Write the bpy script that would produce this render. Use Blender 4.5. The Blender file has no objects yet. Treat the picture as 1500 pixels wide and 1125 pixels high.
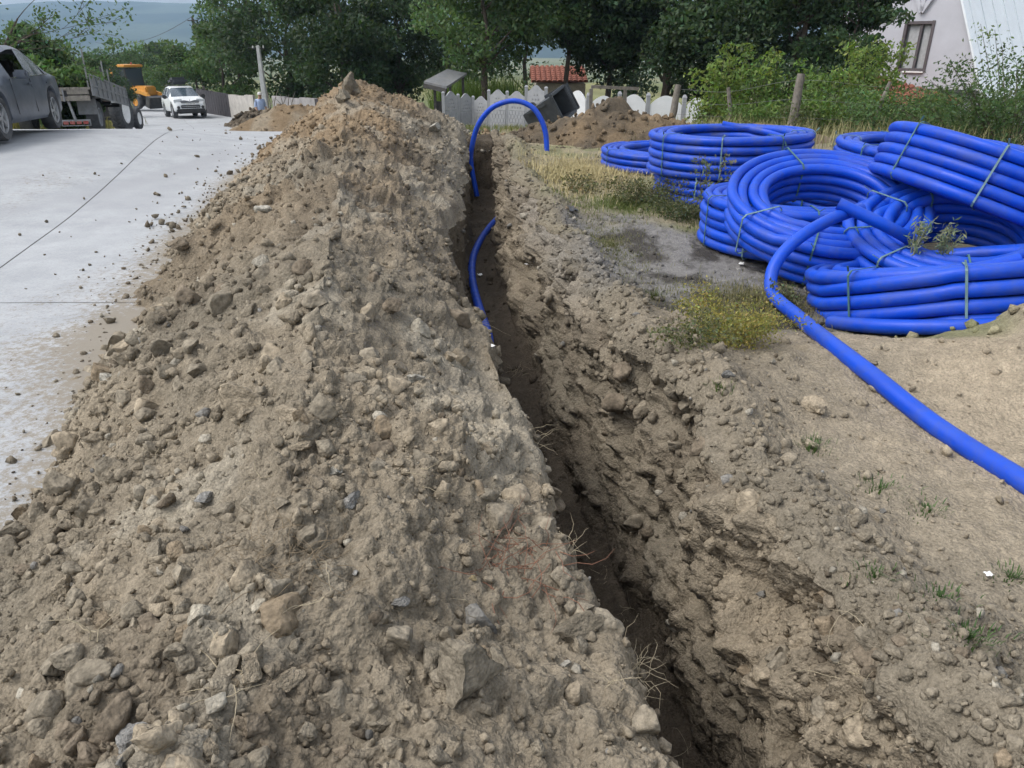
import bpy, bmesh, math, random
import numpy as np
from mathutils import Vector, Matrix, geometry

sc = bpy.context.scene
col = sc.collection
R = math.radians

# ------------------------------------------------------------------ camera, sky, sun, exposure
FPX, YH, CAMZ = 1083.0, 65.0, 1.65
PITCH = math.atan((562.5 - YH) / FPX)
cam_d = bpy.data.cameras.new('camera')
cam_d.sensor_width = 36.0
cam_d.lens = 36.0 * FPX / 1500.0
cam_d.clip_start = 0.05
cam_d.clip_end = 20000
cam = bpy.data.objects.new('camera', cam_d)
col.objects.link(cam)
cam.location = (0, 0, CAMZ)
cam.rotation_euler = (math.pi / 2 - PITCH, 0, 0)
sc.camera = cam

SUN_EL, SUN_AZ = 56.0, -102.0         # azimuth from +Y, clockwise seen from above
world = bpy.data.worlds.new('World')
sc.world = world
world.use_nodes = True
wn = world.node_tree
wn.nodes.clear()
sky = wn.nodes.new('ShaderNodeTexSky')
sky.sky_type = 'NISHITA'
sky.sun_disc = False
sky.sun_elevation = R(SUN_EL)
sky.sun_rotation = R(SUN_AZ)
sky.dust_density = 4.0
sky.air_density = 1.0
sky.ozone_density = 1.0
hs = wn.nodes.new('ShaderNodeHueSaturation')
hs.inputs['Saturation'].default_value = 0.30      # thin cloud over the whole sky
hs.inputs['Value'].default_value = 2.3
bg = wn.nodes.new('ShaderNodeBackground')
bg.inputs['Strength'].default_value = 0.15
wo = wn.nodes.new('ShaderNodeOutputWorld')
wn.links.new(sky.outputs[0], hs.inputs['Color'])
wn.links.new(hs.outputs[0], bg.inputs[0])
wn.links.new(bg.outputs[0], wo.inputs[0])

sun_d = bpy.data.lights.new('sun', 'SUN')
sun_d.energy = 1.0
sun_d.angle = R(14)
sun_d.color = (1.0, 0.96, 0.9)
sun = bpy.data.objects.new('sun', sun_d)
col.objects.link(sun)
sdir = Vector((math.sin(R(SUN_AZ)) * math.cos(R(SUN_EL)), math.cos(R(SUN_AZ)) * math.cos(R(SUN_EL)), math.sin(R(SUN_EL))))
sun.rotation_euler = sdir.to_track_quat('Z', 'Y').to_euler()

sc.view_settings.view_transform = 'Standard'
sc.view_settings.look = 'None'
sc.view_settings.gamma = 1.0
sc.view_settings.exposure = -0.25
sc.view_settings.use_curve_mapping = False
sc.render.engine = 'CYCLES'
sc.cycles.use_denoising = True
sc.cycles.use_adaptive_sampling = True
sc.cycles.adaptive_threshold = 0.03
sc.cycles.max_bounces = 5
sc.cycles.diffuse_bounces = 2
sc.cycles.glossy_bounces = 2
sc.cycles.transmission_bounces = 4
sc.cycles.transparent_max_bounces = 6
sc.cycles.volume_bounces = 0
sc.cycles.sample_clamp_indirect = 4.0

# ------------------------------------------------------------------ helpers
def ray(u, v):
    xc = (u - 750) / FPX
    yc = (v - 562.5) / FPX
    return (xc, math.cos(PITCH) - yc * math.sin(PITCH), -math.sin(PITCH) - yc * math.cos(PITCH))
def at(u, v, y):
    d = ray(u, v); t = y / d[1]
    return Vector((d[0] * t, y, CAMZ + d[2] * t))
def gnd(u, v, z=0.0):
    d = ray(u, v); t = (z - CAMZ) / d[2]
    return Vector((d[0] * t, d[1] * t, z))
def project(P):
    x = P[:, 0]; y = P[:, 1]; z = P[:, 2] - CAMZ
    dep = y * math.cos(PITCH) - z * math.sin(PITCH)
    dn = -y * math.sin(PITCH) - z * math.cos(PITCH)
    dep = np.where(dep < 0.05, 1e9, dep)
    return 750 + FPX * x / dep, 562.5 + FPX * dn / dep, dep

def tag(o, label=None, cat=None, group=None, kind=None):
    if label: o['label'] = label
    if cat: o['category'] = cat
    if group: o['group'] = group
    if kind: o['kind'] = kind
    return o
def empty(name, loc=(0, 0, 0), rz=0.0, parent=None):
    o = bpy.data.objects.new(name, None)
    o.empty_display_size = 0.1
    col.objects.link(o)
    o.location = loc
    o.rotation_euler = (0, 0, rz)
    if parent: o.parent = parent
    return o
def link(name, me, mat=None, parent=None, loc=None):
    o = bpy.data.objects.new(name, me)
    if mat is not None and len(me.materials) == 0:
        me.materials.append(mat)
    col.objects.link(o)
    if parent: o.parent = parent
    if loc is not None: o.location = loc
    return o
def copy_tree(o, parent=None):
    c = o.copy(); col.objects.link(c); c.parent = parent
    for ch in list(o.children): copy_tree(ch, c)
    return c

def np_mesh(name, V, F, colr=None, smooth=True):
    """V (n,3), F (m,k) all same k; colr (n,3) per vertex"""
    me = bpy.data.meshes.new(name)
    V = np.ascontiguousarray(V, dtype=np.float32); F = np.ascontiguousarray(F, dtype=np.int32)
    k = F.shape[1]
    me.vertices.add(len(V)); me.vertices.foreach_set('co', V.ravel())
    me.loops.add(F.size); me.loops.foreach_set('vertex_index', F.ravel())
    me.polygons.add(len(F))
    me.polygons.foreach_set('loop_start', np.arange(0, F.size, k, dtype=np.int32))
    me.polygons.foreach_set('loop_total', np.full(len(F), k, dtype=np.int32))
    if smooth: me.polygons.foreach_set('use_smooth', np.ones(len(F), dtype=bool))
    me.update(calc_edges=True)
    if colr is not None:
        a = me.color_attributes.new('col', 'FLOAT_COLOR', 'POINT')
        c = np.ones((len(V), 4), dtype=np.float32); c[:, :3] = colr
        a.data.foreach_set('color', c.ravel())
    return me
def grid_faces(nr, nc):
    i = np.arange(nr - 1)[:, None] * nc + np.arange(nc - 1)[None, :]
    i = i.ravel()
    return np.stack([i, i + 1, i + nc + 1, i + nc], 1)

class MB:
    def __init__(s): s.v = []; s.f = []
    def add(s, v, f):
        b = len(s.v); s.v += [tuple(p) for p in v]; s.f += [tuple(b + i for i in q) for q in f]; return s
    def box(s, c, d, M=None, taper=1.0):
        v = []
        for sz in (-.5, .5):
            k = taper if sz > 0 else 1
            for sx, sy in ((-.5, -.5), (.5, -.5), (.5, .5), (-.5, .5)):
                p = Vector((sx * d[0] * k, sy * d[1] * k, sz * d[2]))
                if M is not None: p = M @ p
                v.append(p + Vector(c))
        return s.add(v, [(3, 2, 1, 0), (4, 5, 6, 7), (0, 1, 5, 4), (1, 2, 6, 5), (2, 3, 7, 6), (3, 0, 4, 7)])
    def bar(s, a, b, w, h=None, up=(0, 0, 1)):
        a = Vector(a); b = Vector(b); d = b - a; L = d.length; d.normalize()
        x = d.cross(Vector(up))
        if x.length < 1e-4: x = d.cross(Vector((1, 0, 0)))
        x.normalize(); z = x.cross(d)
        M = Matrix((x, d, z)).transposed()
        return s.box((a + b) / 2, (w, L, h or w), M)
    def tube(s, pts, r, n=8, cap=True, hollow_a=False, hollow_b=False, wall=0.13):
        P = [Vector(p) for p in pts]; m = len(P)
        rr = r if isinstance(r, (list, tuple)) else [r] * m
        T = [(P[min(i + 1, m - 1)] - P[max(i - 1, 0)]).normalized() for i in range(m)]
        u = T[0].orthogonal().normalized()
        rings = []
        def ring(p, u_, w_, rad):
            return [p + (u_ * math.cos(2 * math.pi * k / n) + w_ * math.sin(2 * math.pi * k / n)) * rad for k in range(n)]
        fr = []
        for i in range(m):
            u = (u - T[i] * u.dot(T[i])).normalized()
            fr.append((u.copy(), T[i].cross(u)))
        seq = []
        if hollow_a:
            seq += [(P[0] + T[0] * r * 1.6, 0, r * (1 - wall * 1.4)), (P[0], 0, r * (1 - wall))]
        seq += [(P[i], i, rr[i]) for i in range(m)]
        if hollow_b:
            seq += [(P[-1], m - 1, r * (1 - wall)), (P[-1] - T[-1] * r * 1.6, m - 1, r * (1 - wall * 1.4))]
        v = []
        for p, i, rad in seq: v += ring(p, fr[i][0], fr[i][1], rad)
        f = []
        for i in range(len(seq) - 1):
            for k in range(n):
                k2 = (k + 1) % n
                f.append((i * n + k, i * n + k2, (i + 1) * n + k2, (i + 1) * n + k))
        if cap:
            f.append(tuple(reversed(range(n)))); f.append(tuple((len(seq) - 1) * n + k for k in range(n)))
        return s.add(v, f)
    def lathe(s, prof, n=24, M=None, close=False):
        """prof: (r, h) revolved around local Z"""
        v = []
        for r, h in prof:
            for k in range(n):
                a = 2 * math.pi * k / n
                p = Vector((r * math.cos(a), r * math.sin(a), h))
                v.append(M @ p if M is not None else p)
        f = []
        m = len(prof)
        for i in range(m - 1):
            for k in range(n):
                k2 = (k + 1) % n
                f.append((i * n + k, i * n + k2, (i + 1) * n + k2, (i + 1) * n + k))
        if prof[0][0] > 1e-5 and not close: f.append(tuple(reversed(range(n))))
        if prof[-1][0] > 1e-5 and not close: f.append(tuple((m - 1) * n + k for k in range(n)))
        return s.add(v, f)
    def prism(s, poly, h, M, holes=()):
        """poly in local XY extruded 0..h along local Z, placed by M (4x4)"""
        loops = [list(poly)] + [list(q) for q in holes]
        flat = [p for L in loops for p in L]
        n = len(flat)
        if holes:
            tris = geometry.tessellate_polygon([[Vector((p[0], p[1], 0)) for p in L] for L in loops])
        else:
            tris = [tuple(range(n))]
        v = [M @ Vector((p[0], p[1], 0)) for p in flat] + [M @ Vector((p[0], p[1], h)) for p in flat]
        f = [tuple(reversed(t)) for t in tris] + [tuple(i + n for i in t) for t in tris]
        b = 0
        for L in loops:
            for k in range(len(L)):
                k2 = (k + 1) % len(L)
                f.append((b + k, b + k2, b + k2 + n, b + k + n))
            b += len(L)
        return s.add(v, f)
    def build(s, name, mat, parent=None, smooth=False, bevel=0.0, loc=None):
        me = bpy.data.meshes.new(name)
        me.from_pydata(s.v, [], s.f)
        bm = bmesh.new(); bm.from_mesh(me)
        bmesh.ops.recalc_face_normals(bm, faces=bm.faces)
        if bevel > 0:
            es = [e for e in bm.edges if len(e.link_faces) == 2 and e.calc_face_angle(0) > 0.6]
            bmesh.ops.bevel(bm, geom=es, offset=bevel, segments=2, affect='EDGES', clamp_overlap=True)
        bm.to_mesh(me); bm.free()
        if smooth:
            me.polygons.foreach_set('use_smooth', [True] * len(me.polygons))
            me.set_sharp_from_angle(angle=R(40))
        return link(name, me, mat, parent, loc)

# ------------------------------------------------------------------ numpy noise
def _h(ix, iy, iz, seed):
    x = (ix.astype(np.int64) * 374761393 + iy.astype(np.int64) * 668265263 + iz.astype(np.int64) * 2147483647 % 4294967291 + seed * 1274126177) & 0xFFFFFFFF
    x = ((x ^ (x >> 13)) * 1274126177) & 0xFFFFFFFF
    x = ((x ^ (x >> 15)) * 2246822519) & 0xFFFFFFFF
    x = x ^ (x >> 16)
    return x.astype(np.float64) / 4294967295.0
def vnoise(x, y, seed=0):
    ix = np.floor(x); iy = np.floor(y)
    fx = x - ix; fy = y - iy
    fx = fx * fx * fx * (fx * (fx * 6 - 15) + 10); fy = fy * fy * fy * (fy * (fy * 6 - 15) + 10)
    z = np.zeros_like(ix)
    a = _h(ix, iy, z, seed); b = _h(ix + 1, iy, z, seed); c = _h(ix, iy + 1, z, seed); d = _h(ix + 1, iy + 1, z, seed)
    return (a * (1 - fx) + b * fx) * (1 - fy) + (c * (1 - fx) + d * fx) * fy - 0.5
def fbm(x, y, seed=0, octv=4, gain=0.5):
    t = np.zeros_like(x); a = 1.0; f = 1.0
    for o in range(octv):
        c, s_ = math.cos(o * 1.3), math.sin(o * 1.3)
        t = t + a * vnoise((x * c - y * s_) * f + 13.7 * o, (x * s_ + y * c) * f - 7.1 * o, seed + o * 17)
        a *= gain; f *= 2.03
    return t
def clods(x, y, cell, seed, prob=0.7, rmin=0.25, rmax=0.6, warp=0.25):
    """bumps of half-buried lumps, height in metres"""
    X = x / cell; Y = y / cell
    if warp:
        X = X + warp * vnoise(X * 2.1, Y * 2.1, seed + 5); Y = Y + warp * vnoise(X * 2.1 + 9, Y * 2.1, seed + 6)
    ix = np.floor(X); iy = np.floor(Y); out = np.zeros_like(x)
    for dx in (-1, 0, 1):
        for dy in (-1, 0, 1):
            cx = ix + dx; cy = iy + dy; z = np.zeros_like(cx)
            px = cx + _h(cx, cy, z, seed); py = cy + _h(cx, cy, z + 1, seed)
            k = _h(cx, cy, z + 2, seed); r = rmin + (rmax - rmin) * _h(cx, cy, z + 3, seed) ** 2
            an = 6.283 * _h(cx, cy, z + 4, seed); el = 0.65 + 0.5 * _h(cx, cy, z + 5, seed)
            ax = X - px; ay = Y - py; ca = np.cos(an); sa = np.sin(an)
            bx = (ax * ca + ay * sa) / el; by = (-ax * sa + ay * ca) * el
            q = 1 - (bx * bx + by * by) / (r * r)
            h = np.where((q > 0) & (k < prob), r * np.maximum(q, 0) ** .36 * (0.5 + 0.5 * k), 0)
            h = h + np.where(h > 0, 0.45 * h * (bx * np.cos(an * 3) + by * np.sin(an * 3)) / r, 0)
            out = np.maximum(out, h)
    return out * cell
def sstep(a, b, x):
    t = np.clip((x - a) / (b - a), 0, 1); return t * t * (3 - 2 * t)
def itp(y, tab):
    t = np.array(tab, dtype=float); return np.interp(y, t[:, 0], t[:, 1])

# ------------------------------------------------------------------ materials
MATS = {}
def new_mat(name):
    m = bpy.data.materials.new(name); m.use_nodes = True
    n = m.node_tree; n.nodes.clear()
    o = n.nodes.new('ShaderNodeOutputMaterial'); b = n.nodes.new('ShaderNodeBsdfPrincipled')
    n.links.new(b.outputs[0], o.inputs[0])
    MATS[name] = m
    return m, n, b
def nd(n, t, **kw):
    x = n.nodes.new(t)
    for k, v in kw.items(): setattr(x, k, v)
    return x
def noise(n, scale, detail=4, rough=0.6, coord='Object', dist=0.0):
    tc = nd(n, 'ShaderNodeTexCoord'); t = nd(n, 'ShaderNodeTexNoise')
    t.inputs['Scale'].default_value = scale; t.inputs['Detail'].default_value = detail
    t.inputs['Roughness'].default_value = rough; t.inputs['Distortion'].default_value = dist
    n.links.new(tc.outputs[coord], t.inputs['Vector'])
    return t
def ramp(n, fac, stops):
    r = nd(n, 'ShaderNodeValToRGB')
    while len(r.color_ramp.elements) < len(stops): r.color_ramp.elements.new(0.5)
    for e, (p, c) in zip(r.color_ramp.elements, stops):
        e.position = p; e.color = (c[0], c[1], c[2], 1) if not isinstance(c, (int, float)) else (c, c, c, 1)
    n.links.new(fac, r.inputs[0]); return r
def mix(n, fac, a, b, mode='MIX'):
    m = nd(n, 'ShaderNodeMix', data_type='RGBA', blend_type=mode)
    for s, v in ((m.inputs[0], fac), (m.inputs[6], a), (m.inputs[7], b)):
        if hasattr(v, 'links') or hasattr(v, 'is_linked'): n.links.new(v, s)
        elif isinstance(v, (int, float)): s.default_value = v
        else: s.default_value = (v[0], v[1], v[2], 1)
    return m.outputs[2]
def bump(n, b, h, strength=0.5, dist=0.01):
    x = nd(n, 'ShaderNodeBump'); x.inputs['Strength'].default_value = strength; x.inputs['Distance'].default_value = dist
    n.links.new(h, x.inputs['Height']); n.links.new(x.outputs[0], b.inputs['Normal'])
    return x
def simple(name, c, rough=0.6, metal=0.0, var=0.15, scale=8.0, spec=0.4, bmp=0.0, bscale=60, dust=0.0, dustc=(.3, .27, .22), dscale=3.0):
    """plain surface with uneven tone, optional dust film and fine relief"""
    if name in MATS: return MATS[name]
    m, n, b = new_mat(name)
    t = noise(n, scale, 5, .65)
    lo = tuple(x * (1 - var) for x in c); hi = tuple(min(1, x * (1 + var)) for x in c)
    cr = ramp(n, t.outputs['Fac'], [(.3, lo), (.7, hi)])
    out = cr.outputs[0]
    if dust > 0:
        t2 = noise(n, dscale, 6, .7)
        dr = ramp(n, t2.outputs['Fac'], [(.35, 0.15 * dust), (.7, dust)])
        out = mix(n, dr.outputs[0], out, dustc)
    n.links.new(out, b.inputs['Base Color'])
    b.inputs['Roughness'].default_value = rough; b.inputs['Metallic'].default_value = metal
    b.inputs['Specular IOR Level'].default_value = spec
    if bmp > 0:
        t3 = noise(n, bscale, 4, .7); bump(n, b, t3.outputs['Fac'], bmp, 0.01)
    return m
def soil_mat(name='soil', fine=90.0, os=1.0, bdist=.011):
    """earth: colour from the mesh, broken by noise, crumbs as relief; os = size of one object unit in metres"""
    m, n, b = new_mat(name)
    a = nd(n, 'ShaderNodeAttribute', attribute_name='col')
    t = noise(n, fine * os, 3, .75); t2 = noise(n, 14.0 * os, 3, .7)
    f1 = ramp(n, t.outputs['Fac'], [(.25, .62), (.5, 1.0), (.78, 1.38)])
    f2 = ramp(n, t2.outputs['Fac'], [(.3, .78), (.7, 1.2)])
    c = mix(n, 1.0, a.outputs['Color'], f1.outputs[0], 'MULTIPLY')
    c = mix(n, 1.0, c, f2.outputs[0], 'MULTIPLY')
    n.links.new(c, b.inputs['Base Color'])
    b.inputs['Roughness'].default_value = .97; b.inputs['Specular IOR Level'].default_value = .12
    tc = nd(n, 'ShaderNodeTexCoord'); hs_ = []
    for sc_, am in ((42.0, 1.0), (110.0, .5)):
        v = nd(n, 'ShaderNodeTexVoronoi'); v.inputs['Scale'].default_value = sc_ * os; v.inputs['Randomness'].default_value = 1
        n.links.new(tc.outputs['Object'], v.inputs['Vector'])
        k_ = nd(n, 'ShaderNodeMath', operation='MULTIPLY'); k_.inputs[1].default_value = -am; n.links.new(v.outputs['Distance'], k_.inputs[0]); hs_.append(k_)
    ad = nd(n, 'ShaderNodeMath', operation='ADD'); n.links.new(hs_[0].outputs[0], ad.inputs[0]); n.links.new(hs_[1].outputs[0], ad.inputs[1])
    ad3 = nd(n, 'ShaderNodeMath', operation='MULTIPLY_ADD'); n.links.new(t.outputs['Fac'], ad3.inputs[0]); ad3.inputs[1].default_value = .7; n.links.new(ad.outputs[0], ad3.inputs[2])
    bump(n, b, ad3.outputs[0], .9, bdist)
    return m
SOIL = soil_mat()
def leaf_mat(name='leaf', trans=0.35):
    m, n, b = new_mat(name)
    a = nd(n, 'ShaderNodeAttribute', attribute_name='col')
    n.links.new(a.outputs['Color'], b.inputs['Base Color'])
    b.inputs['Roughness'].default_value = .6; b.inputs['Specular IOR Level'].default_value = .3
    tr = nd(n, 'ShaderNodeBsdfTranslucent'); g = nd(n, 'ShaderNodeMixShader'); g.inputs[0].default_value = trans
    cc = mix(n, 1.0, a.outputs['Color'], (1.2, 1.25, .6), 'MULTIPLY')
    n.links.new(cc, tr.inputs['Color'])
    o = [x for x in n.nodes if x.type == 'OUTPUT_MATERIAL'][0]
    n.links.new(b.outputs[0], g.inputs[1]); n.links.new(tr.outputs[0], g.inputs[2]); n.links.new(g.outputs[0], o.inputs[0])
    return m
LEAF = leaf_mat()
def attr_mat(name, rough=.85):
    m, n, b = new_mat(name)
    a = nd(n, 'ShaderNodeAttribute', attribute_name='col'); n.links.new(a.outputs['Color'], b.inputs['Base Color'])
    b.inputs['Roughness'].default_value = rough; b.inputs['Specular IOR Level'].default_value = .2
    return m
STRAW = attr_mat('straw')
BARK = simple('bark', (.075, .06, .048), .95, var=.4, scale=14, bmp=.8, bscale=30)
# ------------------------------------------------------------------ terrain functions
T_TOE = [(-4, -2.3), (0.6, -2.25), (1.7, -2.12), (2.2, -1.92), (2.76, -2.02), (4.86, -2.75), (8.86, -3.6), (13.67, -4.2), (16.5, -4.5), (20, -4.9)]
T_LIP = [(-4, 1.0), (0.6, .47), (1.2, .37), (1.6, .30), (2.0, .19), (3.2, .07), (4.0, -.11), (4.6, -.31), (6.6, -.56), (10, -.62), (13, -.72), (15, -.84), (20, -1.1)]
T_FOOT = [(-4, 1.35), (0.6, 1.08), (2.3, .82), (3.45, .61), (4.5, .39), (6.0, .14), (8, -.14), (9.5, -.21), (12, -.24), (14.3, -.36), (20, -.8)]
T_RLIP = [(-4, 1.75), (0.6, 1.2), (1.47, 1.05), (2.3, .95), (3.1, .82), (4.2, .63), (5.7, .44), (8.3, .17), (10.9, -.02), (14, -.16), (16, -.4), (20, -.7)]
T_RIDGE = [(-4, -.4), (0.6, -.55), (2, -.66), (5, -1.15), (9, -1.95), (14, -2.75), (17, -3.3), (20, -3.6)]
T_H = [(-4, .35), (0.6, .44), (2, .54), (4, .66), (7, .82), (10, .97), (12.6, 1.08), (14.2, 1.13), (15.4, .85), (16.6, .4), (17.8, .03), (20, -.3)]
T_ROAD = [(-10, 0), (5, 0), (8.5, .16), (11.3, .31), (12.8, .30), (14, .24), (16, .07), (19, -.30), (25, -.9), (40, -2.0), (45, -2.2), (58, -2.75), (100, -4.5), (300, -14), (700, -22), (20000, -22)]
T_SITE = [(-10, 0), (13, 0), (16, -.03), (20, -.35), (27, -1.0), (36, -1.7), (45, -2.3), (60, -2.9), (100, -4.5), (300, -14), (700, -22), (20000, -22)]
def road_z(y): return itp(y, T_ROAD)
def site_z(x, y):
    w = sstep(-4.2, -7.0, x) if np.ndim(x) else float(sstep(-4.2, -7.0, np.array(x)))
    return road_z(y) * w + itp(y, T_SITE) * (1 - w)
def gz(x, y): return float(site_z(np.array(float(x)), np.array(float(y))))
def normals(P):
    du = np.gradient(P, axis=1); dv = np.gradient(P, axis=0)
    n = np.cross(du, dv); L = np.linalg.norm(n, axis=2, keepdims=True); n = n / np.maximum(L, 1e-9)
    return n
SURF = {}
def rows(y1, k=.0066):
    a = np.linspace(-3.5, .6, 34)[:-1]
    n = int(math.log(y1 / .6) / k)
    return np.concatenate([a, .6 * np.exp(np.linspace(0, math.log(y1 / .6), n))])

C_TAN = np.array((.268, .226, .166)); C_GREY = np.array((.180, .157, .120)); C_BRN = np.array((.225, .166, .104))
C_DARK = np.array((.085, .070, .052)); C_PALE = np.array((.33, .30, .24)); C_BURN = np.array((.040, .038, .038)); C_ASH = np.array((.19, .186, .182))
def lerp(a, b, t): return a * (1 - t[..., None]) + b * t[..., None]

# ---- spoil heap
ys = np.concatenate([rows(13.0), np.linspace(13.06, 19, 100)])
nr = len(ys); nc = 310
t = np.linspace(0, 1, nc)[None, :]; Y = np.repeat(ys[:, None], nc, 1)
xt = itp(ys, T_TOE)[:, None] - .16; xl = itp(ys, T_LIP)[:, None]; xg = itp(ys, T_RIDGE)[:, None]
hh = itp(ys, T_H)[:, None]; zt = road_z(ys)[:, None] * 0 + np.array([gz(a, b) for a, b in zip(xt[:, 0], ys)])[:, None]
tl = .47
tt = np.where(t < tl, t / tl, (t - tl) / (1 - tl))
X = np.where(t < tl, xt + (xg - xt) * tt, xg + (xl - xg) * tt)
wob = fbm(X * .9, Y * .9, 3, 3)
zl = .17 + itp(ys, T_SITE)[:, None]
up = .45 * np.sin(np.clip(tt, 0, 1) * math.pi / 2) ** 1.25 + .55 * np.clip(tt, 0, 1) ** 1.1
zA = zt - .07 + (hh - zt + .07) * up
dn_ = .4 * (1 - (1 - np.cos(tt * math.pi / 2)) ** 1.1) + .6 * (1 - tt)
zB = zl + (hh - zl) * dn_
Z = np.where(t < tl, zA, zB)
edge = np.clip((X - xt) / .6, 0, 1)
Z = Z + wob * .16 * edge * np.where(t > .93, np.clip((1 - t) / .07, 0.2, 1), 1)
P0 = np.stack([X, Y, Z], 2)
N0 = normals(P0)
lumpw = (.4 + .9 * sstep(-.2, .25, fbm(X * .7 + 3, Y * .5, 8, 2)))
near = 1 - sstep(3.0, 8.5, Y)
h = fbm(X * 2.6, Y * 2.6, 11, 5, .55) * .10
h += clods(X, Y, .42, 21, .45, .18, .42) * .55 * lumpw
h += clods(X, Y, .19, 22, .65, .2, .5, .12) * .75 * lumpw
h += clods(X, Y, .085, 23, .8, .2, .55, .12) * .8 * (.15 + .85 * near)
h += clods(X, Y, .04, 24, .85, .25, .6, .1) * .8 * (1 - sstep(2.2, 4.5, Y))
h += fbm(X * 38, Y * 38, 31, 3, .6) * .014 * (1 - sstep(2, 4, Y))
h += fbm(X * 9, Y * 5, 32, 4, .6) * .06 * sstep(3, 6, Y)
h = h * np.clip(edge * 1.4, .25, 1) - .05
lipw = sstep(.93, 1.0, t) * np.ones_like(X)
h = h * (1 - .55 * lipw)
P = P0 + N0 * h[..., None]
# overhang and ragged trench lip
P[..., 0] += (1 - sstep(13.5, 15, Y)) * lipw * (fbm(Y * 3.1, Y * 0 + 2, 5, 4) * .15 + fbm(Y * 9 + X * 5, Y * 0 + X * 6 + 4, 6, 3) * .06)
P[..., 2] -= .16 * sstep(.955, 1.0, t) ** 2
heapLipX = P[:, -1, 0].copy(); heapLipZ = P[:, -1, 2].copy()
heapLipX[:] = P[:, -1, 0]
# colour: grey-brown loam, brown band along the far left flank, dark clods of topsoil, pale lime patches
cA = lerp(C_GREY, C_TAN, np.clip(.42 + fbm(X * 1.1, Y * .8, 40, 4) * 1.1, 0, 1))
brown = sstep(3.5, 8.0, Y) * sstep(.05, .35, .35 + fbm(X * .5 + 8, Y * .28, 41, 3)) * np.where(t < .68, 1, np.clip((.85 - t) / .17, 0, 1))
cA = lerp(cA, C_BRN * 1.04, np.clip(brown * .9, 0, 1))
dk = sstep(.13, .33, fbm(X * 1.6 + 5, Y * 1.3, 43, 4)) * .55
cA = lerp(cA, C_DARK * 1.5, dk)
pl = sstep(.26, .40, fbm(X * 1.9 + 31, Y * 1.5, 44, 4)) * .5 + sstep(.86, .99, t) * sstep(6, 10, Y) * .55
cA = lerp(cA, C_PALE, np.clip(pl, 0, .6))
cav = np.clip((h - (-.02)) / .08, 0, 1)
SURF['heap'] = (P, normals(P), cA)
me = np_mesh('spoil_heap', P.reshape(-1, 3), grid_faces(nr, nc), cA.reshape(-1, 3))
o = link('spoil_heap', me, SOIL)
tag(o, 'long heap of lumpy grey-brown excavated soil between pale road and trench', 'soil heap')

# ---- trench
yB = np.concatenate([rows(13.0), np.linspace(13.06, 15.4, 110)])
nrB = len(yB)
lx = np.interp(yB, ys, heapLipX); lz = np.interp(yB, ys, heapLipZ)
fx = itp(yB, T_FOOT); rx = itp(yB, T_RLIP)
endk = 1 - sstep(14.05, 14.32, yB)
nL, nF, nR = 24, 44, 120
segs = []
zsite = itp(yB, T_SITE)
depth = (.86 + .42 * (1 - sstep(3.5, 8, yB))) * endk
zf = zsite + .05 - depth
a = np.linspace(0, 1, nL)[None, :]
XL = lx[:, None] - .05 * np.sin(a * math.pi) + a * .02
ZL = lz[:, None] + (zf - lz)[:, None] * a
b = np.linspace(0, 1, nF + 1)[None, 1:]
XF = lx[:, None] + .02 + (fx - lx - .02)[:, None] * b
ZF = zf[:, None] + .05 * (2 * b - 1) ** 4 * endk[:, None]
c = np.linspace(0, 1, nR + 1)[None, 1:]
XR = fx[:, None] + (rx - fx)[:, None] * (.35 * c + .65 * c ** 2.2)
ZR = (zf + .05 * endk)[:, None] + (zsite + .06 - zf - .05 * endk)[:, None] * (1 - (1 - c) ** 1.15)
X = np.concatenate([XL, XF, XR], 1); Z = np.concatenate([ZL, ZF, ZR], 1); Y = np.repeat(yB[:, None], X.shape[1], 1)
P0 = np.stack([X, Y, Z], 2); N0 = normals(P0)
S = np.cumsum(np.concatenate([np.zeros((nrB, 1)), np.hypot(np.diff(X, axis=1), np.diff(Z, axis=1))], 1), 1)
wall = np.concatenate([np.zeros((1, nL)), np.zeros((1, nF)), np.sin(np.clip(c * 1.0, 0, 1) * math.pi / 2) ** .5], 1) * np.ones_like(X)
topw = np.concatenate([np.zeros((1, nL + nF)), sstep(.55, 1, c)], 1) * np.ones_like(X)
h = fbm(S * 3.0, Y * 2.4, 60, 4, .55) * (.05 + .17 * wall)
h += clods(S, Y, .30, 61, .55, .2, .5, .12) * (.1 + .4 * wall)
h += clods(S, Y, .14, 62, .7, .2, .55, .12) * (.15 + .6 * wall)
h += clods(S, Y, .07, 63, .75, .2, .55, .1) * (.35 + .35 * wall)
h += fbm(S * 9, Y * 9, 66, 5, .65) * .045 * (.3 + wall)
h += fbm(S * 40, Y * 40, 64, 3, .6) * .012
h -= .05 * wall
firstk = np.ones_like(X); firstk[:, 0] = 0; firstk[:, 1:8] *= np.linspace(.1, 1, 7)
lastk = np.ones_like(X); lastk[:, -12:] *= np.linspace(1, 0.0, 12)
P = P0 + N0 * (h * firstk * lastk)[..., None]
ragr = (fbm(yB * 2.3, yB * 0 + 7, 70, 4) * .17 + fbm(yB * 13, yB * 0 + 3, 71, 3) * .06) * (1 - .6 * sstep(10, 15, yB))
kx = np.concatenate([np.zeros((1, nL + nF)), c ** 1.6], 1)
P[..., 0] += ragr[:, None] * kx
rag_z = np.abs(fbm(yB * 1.7, yB * 0 + 1, 74, 3)) * .12
P[..., 2] += (rag_z[:, None]) * np.concatenate([np.zeros((1, nL + nF)), c ** 3], 1)
rlX = P[:, -1, 0].copy(); rlZ = P[:, -1, 2].copy()
cB = lerp(C_GREY * 1.0, C_TAN * .95, np.clip(.45 + fbm(S * 1.4, Y * 1.1, 80, 4) * 1.2, 0, 1))
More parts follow.
